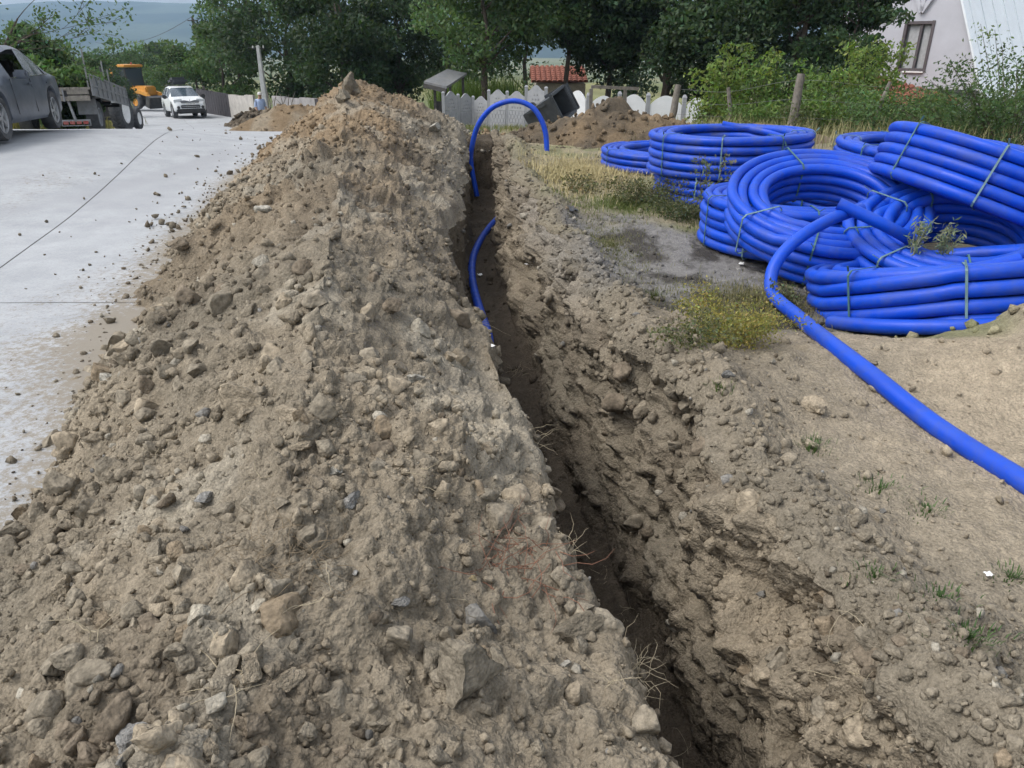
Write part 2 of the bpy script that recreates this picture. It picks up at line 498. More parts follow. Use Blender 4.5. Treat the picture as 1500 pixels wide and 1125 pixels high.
fl = np.concatenate([np.zeros((1, nL)) + .5, np.ones((1, nF)), np.clip(1 - c * 3.5, 0, 1)], 1) * np.ones_like(X)
cB = lerp(cB, np.array((.062, .050, .038)), fl * .92)          # shade of the deep trench put into the soil colour, fading up the right wall
dk = sstep(.12, .34, fbm(S * 2.6 + 5, Y * 1.8, 83, 4)) * .5
cB = lerp(cB, C_DARK * 1.5, dk)
gry = sstep(4, 6, Y) * (1 - sstep(8, 10, Y)) * topw * .6
cB = lerp(cB, np.array((.24, .225, .20)), gry)
SURF['trench'] = (P, normals(P), cB)
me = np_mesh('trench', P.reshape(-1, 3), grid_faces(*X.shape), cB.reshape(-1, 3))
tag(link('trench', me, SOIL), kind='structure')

# ---- ground on the right of the trench
yC = np.concatenate([rows(15.4), np.exp(np.linspace(math.log(15.5), math.log(62), 120))])
k = np.arange(290); w = .85 * (np.exp(k * .013) - 1)
lx = np.interp(yC, yB, rlX); lz = np.interp(yC, yB, rlZ)
lz = np.where(yC > 15.3, itp(yC, T_SITE), lz)
Y = np.repeat(yC[:, None], len(k), 1); X = lx[:, None] + w[None, :]
Zs = site_z(X, Y)
f0 = np.exp(-w / .22)[None, :]
edgeY = 4.35 + .35 * np.sin(X * 1.7) + fbm(X * 1.2, Y * .2, 90, 3) * .8
tanm = 1 - sstep(-.25, .12, Y - edgeY)
Z = Zs + (lz[:, None] - Zs) * f0
Z += tanm * .07 * (1 - f0)
Z += .50 * np.exp(-(((X - 3.2) / .72) ** 2 + ((Y - 3.6) / .55) ** 2))
Z += .05 * np.exp(-(((X - 2.2) / .9) ** 2 + ((Y - 3.7) / .45) ** 2))
Z += .13 * np.exp(-((w[None, :] - .17) / .17) ** 2) * (Y < 14) * (.5 + 1.0 * np.clip(fbm(Y * .9, Y * 0, 92, 3) + .4, 0, 1))
Z += fbm(X * .8, Y * .8, 93, 3) * .07 * (1 - f0)
Z -= .24 * np.exp(-(((X - 3.3) / .9) ** 2 + ((Y - 5.6) / .7) ** 2))      # hollow the coils lie in
P0 = np.stack([X, Y, Z], 2); N0 = normals(P0)
loose = np.clip(np.exp(-(w[None, :] / .45) ** 2) + .75 * sstep(.05, .3, fbm(X * 1.2 + 2, Y * 1.2, 95, 3)) * tanm + .8 * (1 - sstep(1.3, 2.0, Y)) , .06, 1.1)
loose = np.where(Y > 16, .3, loose)
h = clods(X, Y, .2, 101, .4, .2, .45) * .55 * loose
h += clods(X, Y, .085, 102, .6, .2, .55) * .55 * loose
h += clods(X, Y, .04, 103, .65, .2, .6) * .5 * np.clip(loose + .12, 0, 1)
h += fbm(X * 7, Y * 7, 104, 4, .55) * .02
h += fbm(X * 40, Y * 40, 105, 3, .6) * .006
h *= (1 - f0 ** 6)
P = P0 + N0 * h[..., None]
P[:, 0, 0] = lx; P[:, 0, 2] = lz
cC = lerp(C_TAN * 1.2, C_GREY * 1.2, np.clip(.35 + fbm(X * 1.3, Y * 1.3, 110, 4) * 1.2, 0, 1))
cC = lerp(cC, C_GREY * .95, np.clip(loose - .35, 0, 1) * .6)
q = (1 - tanm) * (1 - sstep(14, 16, Y))
back = lerp(np.array((.22, .195, .14)), np.array((.30, .265, .17)), np.clip(.5 + fbm(X * 1.4, Y * 1.1, 112, 4) * 1.4, 0, 1))
cC = lerp(cC, back, q)
bx = (X - 1.5) / 1.3 ; by = (Y - 5.85) / 1.75
burn = q * (1 - sstep(.75, 1.25, np.sqrt(bx * bx + by * by) + fbm(X * 1.8, Y * 1.8, 113, 4) * .55))
mott = np.clip(.5 + fbm(X * 3.4, Y * 2.2, 114, 6, .68) * 2.3, 0, 1)
cC = lerp(cC, C_BURN * (1 - mott[..., None]) + C_ASH * mott[..., None], burn * .93)
far = sstep(14.5, 17, Y)
cC = lerp(cC, np.array((.16, .15, .08)), far * .8)
gr = sstep(.1, .3, fbm(X * 1.5 + 20, Y * 1.1, 116, 4)) * q * (1 - burn) * .5
cC = lerp(cC, np.array((.12, .145, .06)), gr)
cC = lerp(cC, C_GREY * 1.02, (f0 ** .7) * .8 * (Y < 15))
SURF['ground'] = (P, normals(P), cC)
GROUND_W = w
me = np_mesh('ground', P.reshape(-1, 3), grid_faces(*X.shape), cC.reshape(-1, 3))
tag(link('ground', me, SOIL), kind='structure')

# pixel lookup on the built ground: nearest vertex seen from the photograph's side
_sp = []
for kk in ('heap', 'trench', 'ground'):
    Pq, Nq, Cq = SURF[kk]
    u_, v_, d_ = project(Pq.reshape(-1, 3))
    m_ = (u_ > -150) & (u_ < 1700) & (v_ > 60) & (v_ < 1250) & (d_ < 30)
    _sp.append((u_[m_], v_[m_], d_[m_], Pq.reshape(-1, 3)[m_], Nq.reshape(-1, 3)[m_], Cq.reshape(-1, 3)[m_]))
SU, SV, SD = (np.concatenate([s[i] for s in _sp]) for i in range(3))
SP_, SN_, SC_ = (np.concatenate([s[i] for s in _sp]) for i in (3, 4, 5))
def spot(u, v):
    e = np.hypot(SU - u, SV - v)
    m = np.where(e < max(6, e.min() * 1.5))[0]
    i = m[np.argmin(SD[m] + e[m] * .01)]
    return Vector(SP_[i]), Vector(SN_[i]), SC_[i], float(SD[i])

def far_mat():
    m, n, b = new_mat('far_land')
    a = nd(n, 'ShaderNodeAttribute', attribute_name='col'); t = noise(n, .05, 5, .7)
    f1 = ramp(n, t.outputs['Fac'], [(.3, .7), (.7, 1.25)]); c = mix(n, 1.0, a.outputs['Color'], f1.outputs[0], 'MULTIPLY')
    n.links.new(c, b.inputs['Base Color']); b.inputs['Roughness'].default_value = .95; b.inputs['Specular IOR Level'].default_value = .1
    return m
FARM = far_mat()
# ---- wide land under and beyond, to the horizon
rad = np.concatenate([np.linspace(0, 60, 41), np.exp(np.linspace(math.log(63), math.log(6000), 70))])
ang = np.linspace(0, 2 * math.pi, 181)
X = rad[:, None] * np.sin(ang)[None, :]; Y = rad[:, None] * np.cos(ang)[None, :]
Z = site_z(X, Y) - .10
inner = (1 - sstep(7, 9.5, np.abs(X - 1))) * (1 - sstep(18, 22, np.abs(Y)))
Z = Z - inner * 1.6
Z = Z + fbm(X * .05, Y * .05, 130, 3) * sstep(60, 200, rad)[:, None] * 4
cL = lerp(np.array((.11, .13, .055)), np.array((.19, .185, .085)), np.clip(.5 + fbm(X * .02, Y * .012, 131, 4) * 1.3, 0, 1))
cL = lerp(cL, np.array((.2, .18, .11)), (1 - sstep(20, 60, rad))[:, None] * .6 * np.ones_like(X))
me = np_mesh('land', np.stack([X, Y, Z], 2).reshape(-1, 3), grid_faces(*X.shape)[:, ::-1], cL.reshape(-1, 3))
tag(link('land', me, FARM), kind='structure')

# ---- hills beyond the valley
hx = np.linspace(-3600, 3600, 260); hd = np.linspace(0, 1, 70)
X = np.repeat(hx[None, :], 70, 0) * (1 + .25 * hd[:, None]); Y = 1500 + 1900 * hd[:, None] + 0 * X
prof = np.sin(np.clip(hd, 0, 1) * math.pi * .5)[:, None] ** 1.2
amp = 150 + 10 * np.sin(X / 240 + 1.0) + 26 * fbm(X * .0016, Y * .0016, 140, 4) + 8 * fbm(X * .008, Y * .008, 148, 3)
Z = -26 + prof * (amp + 26) + fbm(X * .004, Y * .004, 141, 5) * 46 * prof * (1 - .8 * prof)
cH = lerp(np.array((.022, .042, .034)), np.array((.06, .085, .06)), sstep(-.12, .2, fbm(X * .006, Y * .004, 142, 4)))
me = np_mesh('hills', np.stack([X, Y, Z], 2).reshape(-1, 3), grid_faces(*X.shape), cH.reshape(-1, 3))
tag(link('hills', me, FARM), kind='structure')

# ---- concrete road in cast slabs
def road_mat():
    m, n, b = new_mat('concrete_road')
    a = nd(n, 'ShaderNodeAttribute', attribute_name='col')
    t1 = noise(n, 2.2, 8, .7); t2 = noise(n, 55, 5, .75); t3 = noise(n, 11, 6, .8, dist=.6)
    c = ramp(n, t1.outputs['Fac'], [(.3, (.285, .30, .315)), (.68, (.385, .40, .415))]).outputs[0]
    sp = ramp(n, t2.outputs['Fac'], [(.3, .86), (.6, 1.06)]).outputs[0]
    c = mix(n, 1.0, c, sp, 'MULTIPLY')
    st = ramp(n, t3.outputs['Fac'], [(.58, 0), (.74, .6)]).outputs[0]
    c = mix(n, st, c, (.30, .285, .26))
    sep = nd(n, 'ShaderNodeSeparateColor'); n.links.new(a.outputs['Color'], sep.inputs[0])
    # red = dirt amount, broken up by noise ; green = rubber/oil streak
    t4 = noise(n, 18, 8, .85)
    ad = nd(n, 'ShaderNodeMath', operation='ADD'); n.links.new(sep.outputs[0], ad.inputs[0])
    ma = nd(n, 'ShaderNodeMath', operation='MULTIPLY_ADD'); n.links.new(t4.outputs['Fac'], ma.inputs[0]); ma.inputs[1].default_value = 2.6; ma.inputs[2].default_value = -.82; n.links.new(ma.outputs[0], ad.inputs[1])
    dr = ramp(n, ad.outputs[0], [(.70, 0), (1.15, .85)]).outputs[0]
    c = mix(n, dr, c, (.21, .18, .135))
    gm = nd(n, 'ShaderNodeMath', operation='MULTIPLY'); n.links.new(sep.outputs[1], gm.inputs[0]); gm.inputs[1].default_value = .8
    c = mix(n, gm.outputs[0], c, (.29, .30, .315))
    n.links.new(c, b.inputs['Base Color']); b.inputs['Roughness'].default_value = .85; b.inputs['Specular IOR Level'].default_value = .25
    bump(n, b, t2.outputs['Fac'], .35, .004)
    return m
ROADM = road_mat()
T_RE = [(-6, -.6), (0, -.9), (5, -1.9), (13, -3.2), (17, -4.0), (20, -5.2), (30, -9.2), (45, -16.0), (70, -27), (110, -42)]
T_LE = [(-6, -17), (5, -16), (12, -14), (16, -11.9), (19, -10.9), (25, -13.2), (45, -21.8), (70, -33.5), (110, -50)]
# joint line across the road seen in the photograph: from gnd(0,395) to gnd(215,235)
jA = gnd(-30, 415); jB = gnd(215, 235)
def joint_x(y): return jA.x + (jB.x - jA.x) * (y - jA.y) / (jB.y - jA.y)
road = empty('road'); tag(road, kind='structure')
cuts = [-6, -1.2, 4.95, 14.6, 24, 34, 46, 60, 80, 110]
for i in range(len(cuts) - 1):
    for side in (0, 1):
        y = np.linspace(cuts[i] + .005, cuts[i + 1] - .005, 60 if cuts[i] < 10 else 24)
        le = itp(y, T_LE); re = itp(y, T_RE)
        mid = np.where(y < 24, joint_x(y), (le + re) / 2)
        mid = np.clip(mid, le + 1, re - .6)
        x0, x1 = (le, mid - .006) if side == 0 else (mid + .006, re)
        s = np.linspace(0, 1, 70)[None, :]
        X = x0[:, None] + (x1 - x0)[:, None] * s; Y = np.repeat(y[:, None], 70, 1)
        Z = site_z(X, Y) + .012 * fbm(X * .5, Y * .5, 150, 2)
        # dirt gathers near the heap, in patches and wheel tracks
        toe = itp(Y, T_TOE); dd = toe - X
        red = np.clip(.50 * np.exp(-np.maximum(dd, 0) / .26), 0, .50) + .20 * np.exp(-np.maximum(dd, 0) / .9) * np.clip(.5 + fbm(X * 1.4, Y * .8, 157, 4) * 2, 0, 1) + np.clip(fbm(X * .7, Y * .45, 151, 5), -.2, .5) * .45
        red = red + .28 * np.exp(-((X - (-5.4 - .22 * (Y - 8))) / .35) ** 2) * np.clip(fbm(X * 2, Y * .5, 153, 3) + .35, 0, 1)
        grn = np.clip(fbm(X * .9 + 5, Y * .22, 155, 5) * 2.0, 0, .6)
        arc = np.exp(-((X - (-5.6 + .9 * np.sin((Y - 7) * .35))) / .16) ** 2) * sstep(6, 8, Y) * (1 - sstep(12, 14, Y))
        grn = np.clip(grn + .6 * arc, 0, .9)
        cc = np.stack([red, grn, grn * 0], 2)
        V = np.stack([X, Y, Z], 2)
        # slab edges turn down so the joint is a real gap
        skirt = V.copy()
        me = np_mesh('slab', V.reshape(-1, 3), grid_faces(*X.shape), cc.reshape(-1, 3))
        so = link('slab', me, ROADM, road)
# dark bed showing in the joints
y = np.linspace(-6, 110, 150); le = itp(y, T_LE) + .05; re = itp(y, T_RE) - .05
s = np.linspace(0, 1, 40)[None, :]
X = le[:, None] + (re - le)[:, None] * s; Y = np.repeat(y[:, None], 40, 1); Z = site_z(X, Y) - .03
me = np_mesh('road_bed', np.stack([X, Y, Z], 2).reshape(-1, 3), grid_faces(*X.shape))
link('road_bed', me, simple('road_bed', (.10, .09, .075), .95, bmp=.5), road)
# ------------------------------------------------------------------ stones and soil clods
rng = np.random.default_rng(5)
def rock_proto(sub, seed, cuts=5, rough=.16, flat=.75, fine=.04):
    bm = bmesh.new(); bmesh.ops.create_icosphere(bm, subdivisions=sub, radius=1.0)
    V = np.array([v.co[:] for v in bm.verts]); F = np.array([[v.index for v in f.verts] for f in bm.faces]); bm.free()
    g = np.random.default_rng(seed)
    for i in range(cuts):
        nn = g.normal(size=3); nn /= np.linalg.norm(nn); cc = g.uniform(.36, .72)
        d = V @ nn - cc; V = V - np.maximum(d, 0)[:, None] * nn
    a = vnoise(V[:, 0] * 1.7 + seed, V[:, 1] * 1.7 + V[:, 2] * .9, seed) + .6 * vnoise(V[:, 2] * 3.1 + seed, V[:, 0] * 3.1 - V[:, 1] * 2, seed + 3)
    b = vnoise(V[:, 0] * 5 + V[:, 2] * 3, V[:, 1] * 5 - V[:, 2] * 4, seed + 9) + .6 * vnoise(V[:, 2] * 9 + V[:, 1] * 5, V[:, 0] * 9 - V[:, 1] * 6, seed + 19)
    V = V * (1 + rough * a + fine * b)[:, None]
    V = V * np.array([1, g.uniform(.7, 1), g.uniform(flat - .15, flat + .1)])
    V = V / np.abs(V).max()
    return V, F
PT = []
for i in range(10):
    g_ = np.random.default_rng(700 + i); t_ = (1 + 5 ** .5) / 2
    V_ = np.array([(-1, t_, 0), (1, t_, 0), (-1, -t_, 0), (1, -t_, 0), (0, -1, t_), (0, 1, t_), (0, -1, -t_), (0, 1, -t_), (t_, 0, -1), (t_, 0, 1), (-t_, 0, -1), (-t_, 0, 1)]) / 1.9
    F_ = np.array([(0, 11, 5), (0, 5, 1), (0, 1, 7), (0, 7, 10), (0, 10, 11), (1, 5, 9), (5, 11, 4), (11, 10, 2), (10, 7, 6), (7, 1, 8), (3, 9, 4), (3, 4, 2), (3, 2, 6), (3, 6, 8), (3, 8, 9), (4, 9, 5), (2, 4, 11), (6, 2, 10), (8, 6, 7), (9, 8, 1)])
    V_ = V_ * g_.uniform(.62, 1.2, (12, 1)) * np.array((1, g_.uniform(.6, 1), g_.uniform(.5, .9))); PT.append((V_, F_))
PS = [rock_proto(1, 100 + i, 8, .36, .8, .25) for i in range(12)]                # small: 80 triangles
PM = [rock_proto(2, 200 + i, 11, .24, fine=.14) for i in range(14)]
PX = [rock_proto(3, 400 + i, 13, .20, fine=.12) for i in range(14)]     # middling
PL = [rock_proto(4, 300 + i, 8, .24, fine=.09) for i in range(8)]      # large
def rot_mats(n, g):
    q = g.normal(size=(n, 4)); q /= np.linalg.norm(q, axis=1, keepdims=True)
    w, x, y, z = q.T
    return np.stack([np.stack([1 - 2 * (y * y + z * z), 2 * (x * y - z * w), 2 * (x * z + y * w)], 1),
                     np.stack([2 * (x * y + z * w), 1 - 2 * (x * x + z * z), 2 * (y * z - x * w)], 1),
                     np.stack([2 * (x * z - y * w), 2 * (y * z + x * w), 1 - 2 * (x * x + y * y)], 1)], 1)
def merge(protos, pid, pos, rad, rot, cols):
    Vs, Fs, Cs = [], [], []; b = 0
    for k, (V, F) in enumerate(protos):
        m = np.where(pid == k)[0]
        if not len(m): continue
        W = np.einsum('nij,vj->nvi', rot[m], V) * rad[m][:, None, None] + pos[m][:, None, :]
        Vs.append(W.reshape(-1, 3)); Cs.append(np.repeat(cols[m], len(V), 0))
        Fs.append((F[None] + (np.arange(len(m)) * len(V))[:, None, None]).reshape(-1, 3) + b); b += len(m) * len(V)
    return np.concatenate(Vs), np.concatenate(Fs), np.concatenate(Cs)

ROCKM = soil_mat('stone', 60.0, 1.0, .008)
CLODM = soil_mat('clod', 60.0, .05, .006)
BIGM = soil_mat('big_stone', 60.0, .09, .006)
# ---- the large stones and clods that can be named one by one: pixel, half-width px, height ratio, tone
NAMED = []
def big_rock(name, u, v, hw, seed, tone, label, asp=.8, sink=.25, rz=0.0, cat='stone', short=None):
    p, nn, c, d = spot(u, v)
    r = hw / FPX * d
    V, F = PL[seed % len(PL)]
    g = np.random.default_rng(seed)
    V = V.copy()
    # break the surface once more so that no two share an outline
    V = V * (1 + .13 * vnoise(V[:, 0] * 2.3 + seed, V[:, 1] * 2.3 + V[:, 2] * 1.9, seed))[:, None]
    V = V + .035 * np.stack([fbm(V[:, 0] * 6 + 3 * k + seed, V[:, 1] * 6 + V[:, 2] * 5, seed + k, 3) for k in range(3)], 1)
    cv = np.tile(tone, (len(V), 1)) * (1 + .35 * fbm(V[:, 0] * 3, V[:, 1] * 3 + V[:, 2] * 2, seed + 8, 4))[:, None]
    me = np_mesh(name, V, F, cv, smooth=True); me.set_sharp_from_angle(angle=R(38))
    o = link(name, me, BIGM)
    o.location = p + Vector((0, 0, r * asp * (1 - 2 * sink) * .6))
    o.rotation_euler = (g.uniform(-.3, .3), g.uniform(-.3, .3), rz if rz else g.uniform(0, 6.28))
    o.scale = (r, r * .85, r * asp)
    tag(o, label, cat)
    NAMED.append((u, v, short))
    return o
G1 = C_GREY; PALE = np.array((.36, .34, .29)); BLU = np.array((.205, .20, .188))
big_rock('boulder', 690, 1000, 62, 1, C_GREY * 1.02, 'largest rounded boulder near the foot of the photo, overhanging a dark hollow', .9, .12, short='the largest boulder')
big_rock('soil_clod', 632, 965, 40, 2, C_GREY * .9, 'crumbly clod leaning on the upper side of the largest boulder', .8, cat='clod', short='the clod against the largest boulder')
big_rock('stone', 358, 590, 42, 3, C_TAN * .98, 'broad tan stone with a ridge, largest in the middle of the heap', .7, short='the broad ridged stone')
big_rock('stone', 424, 612, 27, 4, C_TAN * .9, 'flat tan stone just right of the broad ridged stone', .6, short='the flat tan stone')
big_rock('stone', 355, 612, 24, 5, C_TAN * .85, 'tan slab tucked under the broad ridged stone', .7, short='the tan slab')
big_rock('stone', 152, 553, 20, 6, PALE, 'pale whitish stone at the road edge of the heap', .8, short='the whitish road-edge stone')
big_rock('soil_clod', 118, 548, 19, 7, C_DARK * 1.7, 'dark brown clod next to the pale whitish stone at the road edge', .7, cat='clod', short='the dark road-edge clod')
big_rock('stone', 97, 868, 24, 8, C_TAN * .95, 'angular tan block with a white chip on its face', .85, short='the block with a white chip')
big_rock('stone', 142, 958, 22, 9, C_GREY * 1.1, 'small squared stone below the block with a white chip', .75, short='the squared stone')
big_rock('stone', 195, 1085, 36, 10, BLU, 'blue-grey stone with a dusty brown cap at the bottom edge', .9, short='the blue-grey bottom stone')
big_rock('stone', 372, 990, 28, 11, C_TAN * .92, 'upright rounded tan stone, left one of a pair', .95, short='the upright rounded stone')
big_rock('stone', 418, 1000, 27, 12, C_TAN * .95, 'leaning tan stone, right one of a pair', .75, short='the leaning tan stone')
big_rock('stone', 308, 1110, 27, 13, C_TAN * .9, 'wedge of tan stone cut by the bottom edge of the photo', .7, short='the bottom-edge wedge stone')
big_rock('stone', 515, 735, 22, 14, BLU * 1.1, 'split blue-grey stone on a dark crumbly patch of the heap', .8, short='the split blue-grey stone')
big_rock('stone', 490, 690, 15, 15, PALE * .9, 'small pale stone above the split blue-grey stone', .8, short='the small pale stone')
big_rock('stone', 605, 555, 17, 16, PALE * .9, 'light wedge-shaped stone alone on the upper right flank', .6, short='the light wedge stone')
big_rock('stone', 680, 808, 17, 17, C_TAN, 'smooth tan stone near the tangle of reddish roots', .85, short='the smooth tan stone')
big_rock('stone', 300, 735, 21, 18, BLU * .95, 'flat greenish-grey stone in the left middle of the heap', .55, short='the flat greenish stone')
big_rock('stone', 440, 660, 22, 19, C_TAN * .92, 'long low tan stone in the middle of the heap', .5, short='the long low stone')
big_rock('soil_clod', 845, 925, 36, 20, C_GREY * .85, 'crumbly round clod of earth near the trench edge', .8, cat='clod', short='the round trench-edge clod')
big_rock('soil_clod', 575, 455, 26, 21, C_DARK * 2.1, 'dark hollow-faced clod on the heap above the trench pipe', .8, cat='clod', short='the dark hollow-faced clod')
big_rock('stone', 590, 885, 17, 22, BLU, 'dark grey stone in two pieces near the reddish roots', .7, short='the two-piece dark stone')
big_rock('soil_clod', 40, 710, 15, 23, C_DARK * 2.0, 'brown clod lying on the pale road by itself', .8, cat='clod', short='the lone road clod')
big_rock('soil_clod', 262, 360, 16, 24, C_DARK * 2.0, 'dark brown clod at the heap toe halfway along the road', .7, cat='clod', short='the halfway toe clod')
big_rock('soil_clod', 78, 607, 16, 25, C_GREY * .8, 'rounded clod at the heap toe just below the pale whitish stone', .8, cat='clod', short='the rounded toe clod')
big_rock('stone', 12, 780, 22, 26, C_GREY, 'grey stone at the left edge of the photo where road meets heap', .8, short='the left-edge grey stone')
big_rock('stone', 1193, 597, 23, 27, C_TAN * 1.08, 'lone tan stone on bare soil left of the long blue pipe', .75, .3, short='the lone tan stone')
big_rock('stone', 1240, 850, 15, 28, C_TAN, 'pale tan stone at the right rim of the trench', .8, short='the pale rim stone')
big_rock('soil_clod', 1270, 940, 42, 29, C_GREY * .9, 'long crumbling clod overhanging the right trench wall', .5, cat='clod', short='the long overhanging clod')
big_rock('stone', 1070, 548, 14, 30, BLU * .8, 'dark grey stone where the weeds meet the trench bank', .8, short='the dark weed-edge stone')
big_rock('stone', 388, 305, 17, 31, PALE * 1.05, 'whitish lump of lime on the far left flank of the heap', .8, short='the whitish lime lump')
big_rock('soil_clod', 517, 132, 18, 32, C_GREY * .85, 'knobbly clod crowning the peak of the spoil heap', 1.1, .05, cat='clod', short='the peak clod')
big_rock('soil_clod', 500, 143, 14, 33, C_GREY, 'clod just below the one crowning the heap peak', .9, .1, cat='clod', short='the clod below the peak')
big_rock('stone', 640, 190, 14, 34, PALE * .8, 'pale clod on the ridge right of the heap peak', .8, .1, short='the pale ridge clod')
big_rock('stone', 830, 972, 11, 35, np.array((.45, .42, .36)), 'thin white stone chip near the trench edge', .4, short='the thin white chip')
big_rock('stone', 520, 838, 8, 36, np.array((.46, .45, .43)), 'small white pebble on the dark part of the heap', .8, short='the small white pebble')
big_rock('stone', 695, 850, 10, 37, np.array((.42, .34, .2)), 'small yellowish pebble beside the reddish roots', .9, short='the yellowish pebble')

# sample spots on the built sheets, weighted by real area and by how near they are
def samples(key, n, wfun):
    P, N, C = SURF[key]
    a = np.linalg.norm(np.cross(P[1:, :-1] - P[:-1, :-1], P[:-1, 1:] - P[:-1, :-1]), axis=2)
    c = P[:-1, :-1]; wgt = a * wfun(c)
    cs = np.cumsum(wgt.ravel()); i = np.searchsorted(cs, rng.random(n) * cs[-1])
    p = c.reshape(-1, 3)[i] + rng.normal(size=(n, 3)) * .004
    return p, N[:-1, :-1].reshape(-1, 3)[i], C[:-1, :-1].reshape(-1, 3)[i]
def nearw(c): return np.where(c[..., 1] < .5, 0.12, 1) / np.maximum(c[..., 1], 1.0) ** 1.1
def heapw(c):
    # clods roll down: more of them towards the toe and in the near part
    toe = itp(c[..., 1], T_TOE); k = .55 + 1.6 * np.exp(-np.abs(c[..., 0] - toe - .25) / .5)
    k = k * (.35 + 1.4 * sstep(-.25, .3, fbm(c[..., 0] * .8, c[..., 1] * .6, 171, 3)))
    return nearw(c) * k * (c[..., 0] > toe - .5) * (c[..., 1] < 17.5)
def size_law(n, lo, hi, p=2.1):
    u = rng.random(n); return (lo ** (1 - p) + u * (hi ** (1 - p) - lo ** (1 - p))) ** (1 / (1 - p))
pp, nn_, cc_, rr_ = [], [], [], []
def put(key, n, wf, lo, hi, p, sink):
    a, b, c = samples(key, n, wf); r = size_law(n, lo, hi, p) * np.clip(a[:, 1] / 3.0, .62, 3.0) ** .55
    r = np.minimum(r, np.where(a[:, 1] > 4.2, .030 + .05 * rng.random(n) ** 6, 1.0))
    pp.append(a + b * (r * sink)[:, None]); nn_.append(b); cc_.append(c); rr_.append(r)
put('heap', 20000, heapw, .0055, .085, 2.45, .10)
def rocky(c):
    k = (c[..., 1] < 4.2) * (c[..., 1] > .55) * (.25 + 1.2 * sstep(.2, -1.4, c[..., 0] + .35 * (c[..., 1] - 1.5)))
    return k * (.3 + 1.3 * sstep(-.15, .25, fbm(c[..., 0] * 1.3 + 4, c[..., 1] * 1.3, 175, 3))) / np.maximum(c[..., 1], .9)
put('heap', 1500, rocky, .016, .062, 1.9, .12)
put('trench', 5200, lambda c: nearw(c) * np.where(c[..., 2] > -.35, 1, .3), .007, .075, 2.1, .05)
put('ground', 5200, lambda c: nearw(c) * (c[..., 1] < 14) * (np.exp(-((c[..., 0] - itp(c[..., 1], T_RLIP)) / .5) ** 2) + .12 * (c[..., 0] < 6)), .006, .045, 2.5, .2)
put('ground', 900, lambda c: (c[..., 1] < 9) * nearw(c) * np.exp(-((c[..., 0] - itp(c[..., 1], T_RLIP) - .12) / .2) ** 2), .012, .05, 2.0, .12)
put('ground', 650, lambda c: (c[..., 1] > .7) * (c[..., 1] < 1.75) * (c[..., 0] < 2.6) * sstep(1.0, 1.5, c[..., 0] + .35 * (1.6 - c[..., 1])), .007, .03, 2.1, .15)
# strays on the pale road beyond the toe
n = 560
yy = .9 + rng.random(n) ** 1.4 * 15; xx = itp(yy, T_TOE) + .05 - rng.exponential(.2, n) - .9 * (rng.random(n) < .12) * rng.random(n) * 2.5
zz = site_z(xx, yy); r = size_law(n, .005, .034, 2.5) * np.clip(yy / 3, .7, 3) ** .6
pp.append(np.stack([xx, yy, zz + r * .45], 1)); nn_.append(np.tile((0, 0, 1.), (n, 1))); rr_.append(r)
cc_.append(lerp(np.tile(C_GREY * 1.1, (n, 1)), np.tile(C_DARK * 1.8, (n, 1)), rng.random(n) ** 2))
pos = np.concatenate(pp); rad = np.concatenate(rr_); base = np.concatenate(cc_)
n = len(pos); rot = rot_mats(n, rng)
# squash along the vertical a little so that clods lie, not stand
jit = .86 + .3 * rng.random((n, 1)); colr = base * jit * 1.02
pale = rng.random(n) < .025; colr[pale] = np.array((.30, .275, .225)) * (.8 + .4 * rng.random((pale.sum(), 1)))
blue = rng.random(n) < .012; colr[blue] = np.array((.19, .183, .168)) * (.7 + .5 * rng.random((blue.sum(), 1)))
dark = rng.random(n) < .04; colr[dark] = C_DARK * 1.3 * (.9 + .6 * rng.random((dark.sum(), 1)))
u_, v_, d_ = project(pos)
inview = (u_ > 0) & (u_ < 1500) & (v_ > 0) & (v_ < 1125)
px = np.where(inview, rad / d_ * FPX, 0)
order = np.argsort(-px); single = order[:230]
isin = np.zeros(n, bool); isin[single] = True
CL_ME = {}
def coloured_rock(V, F, c, key):
    if key not in CL_ME:
        CL_ME[key] = np_mesh('soil_clod', V, F, np.tile(c, (len(V), 1)), smooth=False)
        CL_ME[key].materials.append(CLODM)
    return CL_ME[key]
tones = [C_TAN * 1.08, C_GREY * 1.3, C_GREY * 1.1, (C_BRN + C_GREY) / 1.85, C_PALE * .98, C_DARK * 2.0, np.array((.195, .188, .172))]
tone_word = ['tan', 'dusty grey-brown', 'dull grey-brown', 'reddish-brown', 'pale', 'dark brown', 'stony grey']
nth = ['nearest', 'second', 'third', 'fourth', 'fifth', 'sixth', 'seventh', 'eighth', 'ninth', 'tenth', 'eleventh', 'twelfth']
NU = np.array([(q[0], q[1]) for q in NAMED]); seen_ = {}
todo = []
for i in single:
    dd_ = np.hypot(NU[:, 0] - u_[i], NU[:, 1] - v_[i]); j = int(np.argmin(dd_)); dx, dy = u_[i] - NU[j, 0], v_[i] - NU[j, 1]
    side = ('right of' if dx > 0 else 'left of') if abs(dx) > abs(dy) else ('below' if dy > 0 else 'above')
    tone = int(np.argmin([np.abs(colr[i] - q).sum() for q in tones]))
    todo.append((dd_[j], i, j, side, tone))
for dist_, i, j, side, tone in sorted(todo):
    p = pos[i]; V, F = PX[i % len(PX)]
    me = coloured_rock(V, F, tones[tone], ('m', i % len(PX), tone))
    o = link('soil_clod', me)
    o.matrix_world = Matrix.LocRotScale(Vector(p), Matrix(rot[i].tolist()).to_quaternion(), Vector((rad[i],) * 3))
    k_ = (tone, side, j); q_ = seen_.get(k_, 0); seen_[k_] = q_ + 1
    tag(o, f'{nth[min(q_, 11)]} {tone_word[tone]} clod {side} {NAMED[j][2]}', 'clod', 'loose soil clods')
rest = np.where(~isin)[0]
